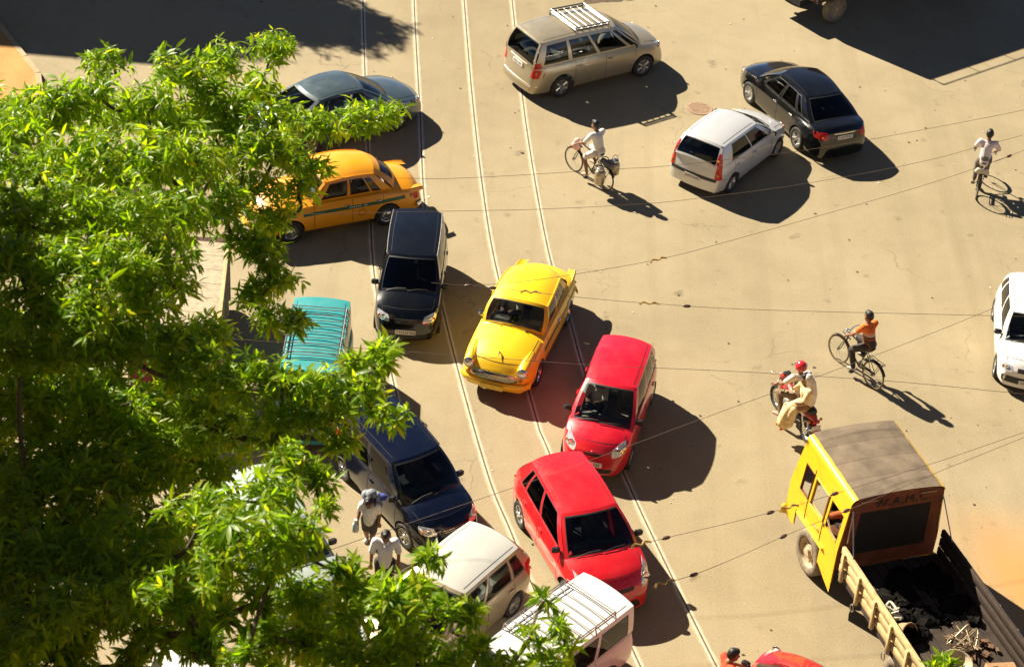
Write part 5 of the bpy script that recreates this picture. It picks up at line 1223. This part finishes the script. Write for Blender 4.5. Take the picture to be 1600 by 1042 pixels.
# ---------------------------------------------------------------- manhole, footways, litter
o = MB().lathe([(.36, 0), (.36, .012), (.30, .014), (.30, .008), (.001, .009)], n=28, cap=False).build('manhole_cover', plain('manhole_red', (0.31, 0.20, 0.125), .8, var=.25)); o.location = (4.63, 47.56, .004); tag(o, 'round reddish manhole cover on the road beside the silver hatchback', 'manhole')
for k in range(-3, 4): MB().box((0, k * .075, .0125), (math.sqrt(max(.001, .085 - (k * .075)**2)) * 1.9, .02, .006)).build('tread_bar', MATS['manhole_red'], o, smooth=False)
def slab(name, pts, z, mat, kerb=True):
    mb = MB().poly([(x, y, z) for x, y in pts]); n = len(pts)
    mb.grid([[(x, y, -.05) for x, y in pts], [(x, y, z) for x, y in pts]], close=True)
    o = mb.build(name, mat, smooth=False); tag(o, kind='structure'); return o
fw_ = slab('footway', [(-60, 43.0), (-16.0, 43.4), (-13.85, 44.2), (-12.95, 45.2), (-13.3, 46.3), (-15.0, 48.85), (-17.5, 52.0), (-24, 60), (-60, 60)], .12, MATS['ochre_earth'])
kp = [(-16.0, 43.4), (-13.85, 44.2), (-12.95, 45.2), (-13.3, 46.3), (-15.0, 48.85), (-17.5, 52.0)]
for (xa, ya), (xb, yb) in zip(kp[:-1], kp[1:]):
    d = Vector((xb - xa, yb - ya, 0)); nk = max(1, int(d.length / .9))
    for k in range(nk):
        a = Vector((xa, ya, 0)) + d * ((k + .5) / nk); MB().box((a.x, a.y, .062), (d.length / nk - .015, .16, .13), Matrix.Rotation(math.atan2(d.y, d.x), 3, 'Z'), bev=.015).build('kerb_stone', MATS['footway'], fw_)
rn = random.Random(21)
mb = MB(); rr_ = np.random.default_rng(3)
for k in range(260):
    x, y = rr_.uniform(-9, 14), rr_.uniform(25, 56); s = rr_.uniform(.010, .034) * (1.8 if k % 17 == 0 else 1)
    a = rr_.uniform(0, 6.28); q = [(x + s * rr_.uniform(.6, 1.3) * math.cos(a + t), y + s * rr_.uniform(.6, 1.3) * math.sin(a + t), .006 + rr_.uniform(0, .012)) for t in (0, 1.2, 2.6, 3.9, 5.1)]
    mb.poly(q)
lt = mb.build('litter', None, smooth=False, weld=False)
for mt in (plain('litter_dark', (0.06, 0.04, 0.025), .8, var=.4), plain('litter_pale', (0.52, 0.47, 0.38), .7, var=.3)): lt.data.materials.append(mt)
for i, p in enumerate(lt.data.polygons): p.material_index = 1 if i % 5 == 0 else 0
tag(lt, 'scattered dry leaves and scraps on the road', 'litter', kind='stuff')
# irregular dark patch at the top edge of the picture
def blot(name, c, r, mat, n=40, z=.005, sq=.5, seed=1, rot=.2):
    q = random.Random(seed); ph = [q.uniform(0, 6.28) for _ in range(5)]; pts = []
    for k in range(n):
        a = 2 * math.pi * k / n; rr = r * (1 + .22 * math.sin(3 * a + ph[0]) + .15 * math.sin(5 * a + ph[1]) + .1 * math.sin(9 * a + ph[2]) + .07 * math.sin(14 * a + ph[3]))
        x, y = rr * math.cos(a), rr * sq * math.sin(a); pts.append((c[0] + x * math.cos(rot) - y * math.sin(rot), c[1] + x * math.sin(rot) + y * math.cos(rot)))
    return sheet(name, pts, z, mat)
blot('dark_patch', (2.1, 54.2), 1.0, plain('dark_patch_m', (0.09, 0.06, 0.035), .95, var=.5, scale=5, bmp=.5), seed=4)

# ---------------------------------------------------------------- house off to the left, whose shade lies across the top left of the road
hs = empty('corner_house', (-30, 68, 0)); tag(hs, 'tall plastered corner house beyond the top left of the picture', 'building')
PLAS = plain('plaster', (0.42, 0.34, 0.22), .85, var=.15, scale=1.2)
MB().box((0, 0, 5.4), (19, 21, 10.8)).build('wall', PLAS, hs, smooth=False)
MB().box((0, 0, 11.0), (19.4, 21.4, .35), bev=.05).build('parapet', PLAS, hs)
for fl_ in range(3):
    for k in range(6):
        w_ = MB().box((9.52, -8 + k * 3.2, 2.0 + fl_ * 3.4), (.06, 1.2, 1.7)).build('window', GL_DARK, hs, smooth=False)
        MB().box((9.60, -8 + k * 3.2, 1.08 + fl_ * 3.4), (.22, 1.4, .09)).build('sill', PLAS, w_, smooth=False)
        w_ = MB().box((-8 + k * 3.2, -10.52, 2.0 + fl_ * 3.4), (1.2, .06, 1.7)).build('window', GL_DARK, hs, smooth=False)
        MB().box((-8 + k * 3.2, -10.60, 1.08 + fl_ * 3.4), (1.4, .22, .09)).build('sill', PLAS, w_, smooth=False)

# unseen block added for shade, and the house the picture is taken from
def block(label, c, d, mat, wx=None, wy=None):
    b = empty('building', (c[0], c[1], 0)); tag(b, label, 'building')
    MB().box((0, 0, d[2] / 2), d).build('wall', mat, b, smooth=False); MB().box((0, 0, d[2] + .1), (d[0] + .3, d[1] + .3, .2)).build('roof_slab', mat, b, smooth=False)
    for z in np.arange(1.9, d[2] - 1.2, 3.3):
        if wx:
            for y in np.arange(-d[1] / 2 + 2, d[1] / 2 - 1, 3.2):
                w_ = MB().box((wx * (d[0] / 2 + .02), y, z), (.06, 1.3, 1.6)).build('window', GL_DARK, b, smooth=False); MB().box((wx * (d[0] / 2 + .08), y, z - .85), (.2, 1.5, .09)).build('sill', mat, w_, smooth=False)
        if wy:
            for x in np.arange(-d[0] / 2 + 2, d[0] / 2 - 1, 3.2):
                w_ = MB().box((x, wy * (d[1] / 2 + .02), z), (1.3, .06, 1.6)).build('window', GL_DARK, b, smooth=False); MB().box((x, wy * (d[1] / 2 + .08), z - .85), (1.5, .2, .09)).build('sill', mat, w_, smooth=False)
    return b
block('unseen grey block added outside the left edge to shade the lower foliage', (-19.6, 13.0), (20, 20.8, 16.0), plain('grey_plaster', (0.20, 0.17, 0.13), .9, var=.2, scale=1), wx=1)  # added out of view, sized to keep sun off the lower-left leaves
block('tall house from which the crossing is seen, behind the viewpoint', (4, -12), (60, 16, 36), plain('brown_plaster', (0.17, 0.13, 0.09), .9, var=.2, scale=1), wy=1)
# ---------------------------------------------------------------- trees
CROWN_A = [(-6.03,24.38,12.6,0.35),(-5.97,23.54,12.6,0.27),(-6.3,23.21,12.6,0.43),(-6.62,22.89,12.5,0.4),(-6.77,22.16,12.6,0.39),(-5.06,24.73,12.3,0.45),(-4.65,25.83,12,0.41),(-4.08,27.13,11.6,0.41),(-4.19,26.16,11.4,0.36),(-5.26,23.47,12.5,0.45),(-4.6,24.69,12,0.47),(-4.21,24.55,11.8,0.42),(-3.67,25.26,11.4,0.4),(-3.12,25.51,11.2,0.39),(-2.67,26.24,11.0,0.42),(-2.22,26.66,10.9,0.34),(-3.63,24.38,11.4,0.47),(-4.02,23.92,11.7,0.41),(-3.8,23.64,11.2,0.39),(-3.27,24.13,10.9,0.28),(-3.15,24.59,11.0,0.27),(-3.55,23.5,10.8,0.37),(-3.83,22.67,10.9,0.32),(-4.13,22.91,11.3,0.4),(-6.25,21.42,12.6,0.51),(-5.56,21.69,12.7,0.51),(-4.92,22.22,12.5,0.52),(-4.43,22.73,12.1,0.49),(-6.27,20.49,12.5,0.5),(-5.6,20.42,12.7,0.49),(-4.94,20.68,12.6,0.49),(-4.43,21.33,12.2,0.46),(-6.03,19.51,12.4,0.48),(-5.38,19.44,12.6,0.47),(-4.81,19.68,12.5,0.48),(-4.39,20.27,12.2,0.41),(-5.66,18.89,12.2,0.47),(-5.03,18.84,12.3,0.47),(-4.56,19.48,12.0,0.44),(-4.34,20.53,11.6,0.3),(-3.33,22.31,10.6,0.37),(-3.54,22.54,10.8,0.32),(-2.89,21.58,10.4,0.17),(-3.24,21.39,10.5,0.35),(-3.59,21.95,10.5,0.27),(-8.35,26.44,10.4,0.56),(-7.64,26.26,10.6,0.52),(-6.87,26.97,10.2,0.55),(-6.17,26.09,10.8,0.48),(-5.55,26.17,10.6,0.5),(-8.13,25.47,10.1,0.54),(-7.22,25.2,10.2,0.58),(-6.83,25.87,10.0,0.52),(-5.81,24.57,10.7,0.49),(-5.27,25.52,10.3,0.51),(-7.81,24.22,10.1,0.42),(-6.83,23.45,10.4,0.55),(-6.42,24.42,10.1,0.47),(-5.55,24.2,10.2,0.54),(-4.98,23.74,10.5,0.49),(-7.25,22.31,10.6,0.39),(-6.8,22.99,10.1,0.46),(-6.05,23.44,10.0,0.4),(-5.22,22.29,10.6,0.46),(-6.81,20.78,10.7,0.48),(-6.3,21.74,10.2,0.4),(-5.94,21.92,10.2,0.42),(-5.21,22.04,10.3,0.38),(-7.62,24.7,11.2,0.36),(-7.26,25.53,10.8,0.37),(-6.4,25.31,11.3,0.37),(-5.29,24.67,11.6,0.42),(-4.77,25.33,11.3,0.46),(-7.61,23.84,11.1,0.46),(-6.78,23.49,11.3,0.38),(-6.15,24.57,10.8,0.39),(-5.2,23.69,11.4,0.37),(-4.58,24.8,10.8,0.42),(-6.73,21.51,11.6,0.4),(-6.23,22.03,11.2,0.31),(-5.82,22.63,11.1,0.35),(-4.71,21.83,11.5,0.38)]
CROWN_B = [(-5.94,18.9,11.6,0.48),(-5.25,18.65,11.8,0.47),(-4.7,18.94,11.7,0.43),(-4.17,19.42,11.5,0.4),(-3.85,18.93,11.5,0.43),(-3.29,19.08,11.3,0.44),(-2.79,19.22,11.2,0.44),(-2.33,19.31,11.1,0.34),(-2.0,19.78,11.1,0.21),(-1.68,20.05,11.0,0.28),(-1.85,19.35,11.0,0.4),(-1.46,19.07,10.9,0.25),(-2.17,19.04,10.8,0.36),(-2.69,19.03,10.8,0.4),(-1.93,18.69,10.7,0.2),(-1.64,20.47,10.9,0.21),(-3.76,19.6,10.2,0.58),(-4.56,19.88,10.0,0.59),(-5.36,19.78,10.2,0.59),(-6.16,19.68,10.2,0.55),(-2.97,19.3,10.2,0.37),(-2.5,17.93,11.0,0.35),(-2.14,17.86,10.8,0.25),(-2.59,16.8,11.4,0.42),(-2.73,15.9,11.6,0.47),(-2.29,16.18,11.4,0.4),(-3.26,16.49,11.4,0.42),(-2.01,17.35,10.8,0.2),(-3.01,15.84,11.2,0.4),(-2.12,16.44,11.0,0.26),(-2.45,16.3,10.8,0.33),(-5.62,19.07,10.0,0.46),(-5.61,18.07,10.1,0.65),(-4.75,18.43,10.1,0.65),(-4.74,17.01,10.2,0.62),(-5.42,16.71,10.2,0.62),(-4.17,18.76,10.1,0.49),(-3.76,16.69,10.5,0.45),(-3.81,15.56,10.9,0.36),(-4.6,15.53,10.6,0.44),(-5.14,15.37,10.4,0.44),(-4.45,16.39,10.3,0.45),(-3.44,16.08,10.3,0.33),(-1.12,15.67,11.0,0.21),(-1.63,16.07,11.0,0.24),(-0.79,15.91,11.0,0.17),(-0.97,15.59,10.9,0.28),(-1.48,15.74,10.8,0.37),(-0.54,16.06,10.6,0.28),(-0.21,16.2,10.4,0.23),(-0.85,15.57,10.5,0.39),(-1.53,15.29,10.5,0.34),(-0.11,15.91,10.2,0.26),(-0.41,15.62,10.2,0.33),(-2.08,16.25,10.4,0.41),(-2.38,15.85,10.2,0.29),(-1.86,15.75,10.2,0.33),(-1.17,15.33,10.3,0.43),(-0.75,16.52,10.9,0.12),(0.62,16.73,10.2,0.2),(0.82,16.33,10.2,0.22),(0.5,16.13,10.2,0.24),(0.95,16.16,10.0,0.19),(0.3,15.9,10.0,0.25),(0.67,15.89,10.0,0.25),(0.17,15.73,10.0,0.29),(-7.0,21.64,9.6,0.53),(-6.85,22.37,8.8,0.49),(-5.92,22.28,9.3,0.5),(-5.6,22.31,9.3,0.56),(-4.68,21.89,9.4,0.47),(-4.48,23.03,8.9,0.51),(-6.82,20.95,9.2,0.48),(-6.19,20.95,9.5,0.5),(-5.77,21.1,9.2,0.56),(-5.36,21.2,9.2,0.44),(-4.66,21.86,8.8,0.46),(-4.25,21.51,9.0,0.42),(-6.85,20.49,9.1,0.54),(-6.03,20.11,9.4,0.46),(-5.61,20.76,8.9,0.43),(-4.87,19.73,9.6,0.53),(-4.59,20.72,8.9,0.53),(-3.78,20.34,9.5,0.48),(-6.58,19.61,9.1,0.44),(-6.03,19.29,9.2,0.48),(-5.39,19.19,9.4,0.39),(-5.04,19.6,9.2,0.42),(-4.27,19.62,9.2,0.41),(-3.79,19.52,9.4,0.45),(-6.09,18.35,9.3,0.39),(-5.69,18.17,9.4,0.49),(-5.11,18.23,9.4,0.51),(-4.73,18.96,9.0,0.42),(-4.19,18.9,8.9,0.47),(-3.84,19.21,9.0,0.43),(-5.94,17.77,9.3,0.47),(-5.53,18.09,9.1,0.42),(-5.09,17.89,9.3,0.38),(-4.46,17.61,9.4,0.39),(-3.98,18.13,8.9,0.42),(-3.32,17.78,9.4,0.38),(-5.76,17.07,9.3,0.49),(-5.21,16.72,9.5,0.43),(-4.71,16.67,9.5,0.41),(-4.3,17.06,9.4,0.42),(-3.8,16.92,9.5,0.47),(-3.46,17.55,9.0,0.45),(-2.65,16.96,9.7,0.33),(-2.19,17.21,9.3,0.39),(-1.78,17.69,9.1,0.43),(-1.07,16.96,9.5,0.38),(-2.62,16.57,9.4,0.35),(-2.09,16.78,9.1,0.31),(-1.73,16.89,9.1,0.3),(-1.1,16.91,9.0,0.36),(-1.26,16.0,10.9,0.17),(-1.03,15.99,10.9,0.16),(-3.25,15.47,10.2,0.12),(-2.91,15.33,10.2,0.13),(-2.65,15.51,10.2,0.13),(-3.07,15.66,10.2,0.1),(-5.46,15.54,9.6,0.42),(-5.08,15.73,9.5,0.42),(-5.29,15.56,10,0.41),(-4.67,15.83,9.4,0.27),(-4.31,16.3,9.8,0.34),(-4.03,15.95,9.4,0.23),(-4.83,16.22,9.4,0.39),(-3.86,16.24,9.6,0.31),(-3.31,16.15,9.8,0.17),(-2.71,16.06,9.8,0.16),(-3.1,16.44,9.8,0.18),(-2.46,15.88,9.6,0.22)]
BARK = plain('bark', (0.10, 0.075, 0.05), .9, var=.4, scale=7, bmp=.6)
lm = bpy.data.materials.new('leaf'); lm.use_nodes = True; nt = lm.node_tree; pb_ = nt.nodes['Principled BSDF']; out = nt.nodes['Material Output']
at = nt.nodes.new('ShaderNodeAttribute'); at.attribute_name = 'tone'
cr_ = nt.nodes.new('ShaderNodeValToRGB'); e = cr_.color_ramp.elements
e[0].position = 0; e[0].color = (0.065, 0.14, 0.006, 1); e[1].position = 1; e[1].color = (0.36, 0.33, 0.03, 1)
m_ = e.new(.45); m_.color = (0.15, 0.25, 0.008, 1); m_ = e.new(.8); m_.color = (0.26, 0.33, 0.014, 1)
nt.links.new(at.outputs['Fac'], cr_.inputs[0]); nt.links.new(cr_.outputs[0], pb_.inputs['Base Color'])
pb_.inputs['Roughness'].default_value = .38; pb_.inputs['Specular IOR Level'].default_value = .3
tl = nt.nodes.new('ShaderNodeBsdfTranslucent'); tlc = mixc(nt, 1.0, cr_.outputs[0], (2.5, 2.5, .6), 'MULTIPLY'); nt.links.new(tlc, tl.inputs['Color'])
mx = nt.nodes.new('ShaderNodeMixShader'); mx.inputs[0].default_value = .5; nt.links.new(pb_.outputs[0], mx.inputs[1]); nt.links.new(tl.outputs[0], mx.inputs[2]); nt.links.new(mx.outputs[0], out.inputs['Surface'])
LV = np.array([(0, 0, 0), (.28, .105, -.005), (.28, 0, -.03), (.28, -.105, -.005), (.62, .115, -.08), (.62, 0, -.105), (.62, -.115, -.08), (1, 0, -.26)])
LF = np.array([(0, 3, 2), (0, 2, 1), (1, 2, 5), (1, 5, 4), (2, 3, 6), (2, 6, 5), (4, 5, 7), (5, 6, 7)])
def unit(v): return v / np.maximum(1e-9, np.linalg.norm(v, axis=-1, keepdims=True))
def whorl_leaves(P, Ax, rng, L0, nl):
    """leaf frames (n,3,3 columns) and origins for a whorl at every P with axis Ax"""
    org, fr, tone = [], [], []
    for p, a, t0 in zip(P, Ax, rng.uniform(0, 1, len(P))):
        n = rng.integers(nl[0], nl[1]); ph = rng.uniform(0, 6.28, n)
        ws_ = rng.uniform(.6, 1.25); u = unit(np.cross(a, [.31, .77, .2])); w = np.cross(a, u)
        sp = R(1) * rng.uniform(38, 112, n)
        d = unit(np.cos(sp)[:, None] * a + np.sin(sp)[:, None] * (np.cos(ph)[:, None] * u + np.sin(ph)[:, None] * w) + np.array([0, 0, -.22]))
        up = unit(np.tile(np.array([0, 0, 1.]), (n, 1)) + .45 * rng.normal(size=(n, 3)))
        s = unit(np.cross(up, d)); nn = np.cross(d, s); L = L0 * ws_ * rng.uniform(.55, 1.3, n)
        fr.append(np.stack([d * L[:, None], s * L[:, None] * rng.uniform(.72, 1.05, n)[:, None], nn * L[:, None] * rng.uniform(.4, 1.6, n)[:, None]], -1))
        org.append(p + d * .012 - a * rng.uniform(0, .05, n)[:, None]); tone.append(np.clip(t0 * .5 + rng.uniform(0, .5, n) + (rng.uniform(0, 1, n) > .96) * .3, 0, 1))
    return np.concatenate(org), np.concatenate(fr), np.concatenate(tone)
def leaf_mesh(name, org, fr, tone):
    n = len(org); V = (np.einsum('nij,kj->nki', fr, LV) + org[:, None, :]).reshape(-1, 3)
    F = (LF[None] + (np.arange(n) * 8)[:, None, None]).reshape(-1, 3)
    me = bpy.data.meshes.new(name); me.vertices.add(len(V)); me.vertices.foreach_set('co', V.ravel().astype(np.float32))
    me.loops.add(F.size); me.loops.foreach_set('vertex_index', F.ravel().astype(np.int32))
    me.polygons.add(len(F)); me.polygons.foreach_set('loop_start', np.arange(0, F.size, 3).astype(np.int32)); me.polygons.foreach_set('loop_total', np.full(len(F), 3, np.int32))
    me.update(calc_edges=True); me.polygons.foreach_set('use_smooth', [True] * len(F))
    at_ = me.attributes.new('tone', 'FLOAT', 'POINT'); at_.data.foreach_set('value', np.repeat(tone, 8).astype(np.float32))
    me.materials.append(lm); return me
LEAF_ONE = [leaf_mesh('leaf', np.zeros((1, 3)), np.eye(3)[None], np.array([t])) for t in (.15, .35, .55, .75, .95)]
CAMP = np.array([0, 0, 25.88])
def tree(label, trunk, top, clumps, extra=(), L0=.175, dens=1.0, seed=1, singles=300, nl=(6, 14), frame_only=True):
    rng = np.random.default_rng(seed); root = empty('mango_tree', trunk); tag(root, label, 'tree')
    T = Vector(trunk); topv = Vector(top)
    path = [T + (topv - T) * k + Vector((.25 * math.sin(k * 5), .2 * math.cos(k * 4) - .2, 0)) for k in np.linspace(0, 1, 7)]
    MB().tube([p - T for p in path], [.42, .33, .28, .25, .21, .17, .12], 12).build('trunk', BARK, root)
    allc = [(x, y, z, max(.13, r - (.07 if x > -3.0 else .03))) for x, y, z, r in clumps] + list(extra); Ps, As = [], []; tw = MB()
    for ci, (x, y, z, r) in enumerate(allc):
        cd = .45 if (x > -.1 and y < 20) else 1.0               # thin outermost sprigs
        c = np.array([x, y, z]); n = int((300 * r * r + 14) * dens * cd)
        d = unit(rng.normal(size=(n, 3))); ra = rng.uniform(0, 1, n)**.33
        lob = 1 + .28 * np.sin(3 * d[:, 0] * 2 + ci) * np.cos(4 * d[:, 1] + ci * 1.3) + .15 * rng.normal(size=n)
        P = c + d * (ra * lob * r)[:, None] * np.array([1.05, 1.05, .62]); Ps.append(P)
        As.append(unit(d * np.array([.8, .8, .5]) + np.array([0, 0, .75]) + .25 * rng.normal(size=(n, 3))))
        cv = Vector(c) - Vector((0, 0, .3 * r))
        for q in P[::6]:
            qv = Vector(q); st = cv.lerp(qv, .1) ; tw.tube([st - T, st.lerp(qv, .55) - T + Vector((0, 0, -.04)), qv - T], [.011, .008, .005], 3, cap=False)
    # limbs: every clump hangs on the nearest one already joined to the trunk
    done = [(p, None) for p in path[2:]]; todo = sorted(((Vector(c[:3]) - Vector((0, 0, .35 * c[3])) , i) for i, c in enumerate(allc)), key=lambda q: (q[0] - path[-1]).length)
    par, pos, load = {}, {}, {}
    for p, i in todo:
        k = min(range(len(done)), key=lambda k: (done[k][0] - p).length + (.9 if done[k][1] is None else 0) + (.6 if done[k][0].z > p.z + .2 else 0))
        par[i] = done[k]; pos[i] = p; done.append((p, i)); load[i] = 1
    for p, i in reversed(todo):
        q = par[i][1]
        if q is not None: load[q] += load[i]
    for p, i in todo:
        b, q = par[i]; rb = .012 + .0085 * math.sqrt(load[i]); rr0 = rb * 1.15 if q is not None else rb * 1.5
        md = b.lerp(p, .5) + Vector((rng.normal() * .08, rng.normal() * .08, -.10 * (p - b).length + rng.normal() * .05))
        MB().tube([v_ - T for v_ in spline3([b, md, p], 5)], list(np.linspace(rr0, rb * .85, 11)), 6).build('branch', BARK, root)
    tag(tw.build('twigs', BARK, root, weld=False), kind='stuff')
    org, fr, tone = whorl_leaves(np.concatenate(Ps), np.concatenate(As), rng, L0, nl)
    tip = org + fr[:, :, 0]; dist = np.linalg.norm(tip - CAMP, axis=1)
    ok = np.abs(org[:, 0] / org[:, 1]) < .27 if frame_only else np.ones(len(org), bool)
    order = np.argsort(np.where(ok, dist, 1e9))[:singles]; rest = np.ones(len(org), bool); rest[order] = False
    t3 = np.array(trunk)
    tag(link('foliage', leaf_mesh('foliage', org[rest] - t3, fr[rest], tone[rest]), None, root), kind='stuff')
    for i in order:
        o = bpy.data.objects.new('leaf', LEAF_ONE[min(4, int(tone[i] * 5))]); col.objects.link(o); o.parent = root
        M = Matrix([list(fr[i][0]), list(fr[i][1]), list(fr[i][2])]).to_4x4(); M.translation = Vector(org[i] - t3); o.matrix_local = M
    return root
tree('broad mango tree whose bright leaves fill the upper left of the picture', (-8.6, 23.4, 0), (-7.2, 22.6, 11.6), CROWN_A,
     [], seed=3)
tree('lower mango tree with dark gaps and bright tufts at the bottom left', (-8.2, 16.6, 0), (-6.9, 17.2, 10.4), CROWN_B,
     [], seed=5)
tree('street tree beyond the top left, its shade reaching the rails', (-16.5, 59.5, 0), (-16.3, 59.3, 9.0), [(-16.5 + 2.1 * math.cos(a) * q, 59.2 + 2.3 * math.sin(a) * q, 9.2 + .7 * math.sin(a * 2.3) - q, 1.1) for a, q in zip(np.linspace(0, 18, 16), [.3, .9, 1, 1.1] * 4)], L0=.30, dens=.6, seed=8, singles=0, frame_only=False)
tree('young light green sapling tip in front of the lorry tail', (7.62, 23.6, 0), (7.62, 23.62, 2.6), [(7.62, 23.62, 2.95, .30), (7.35, 23.4, 2.75, .28), (7.9, 23.5, 2.8, .25)], L0=.22, dens=.9, seed=12, singles=60)
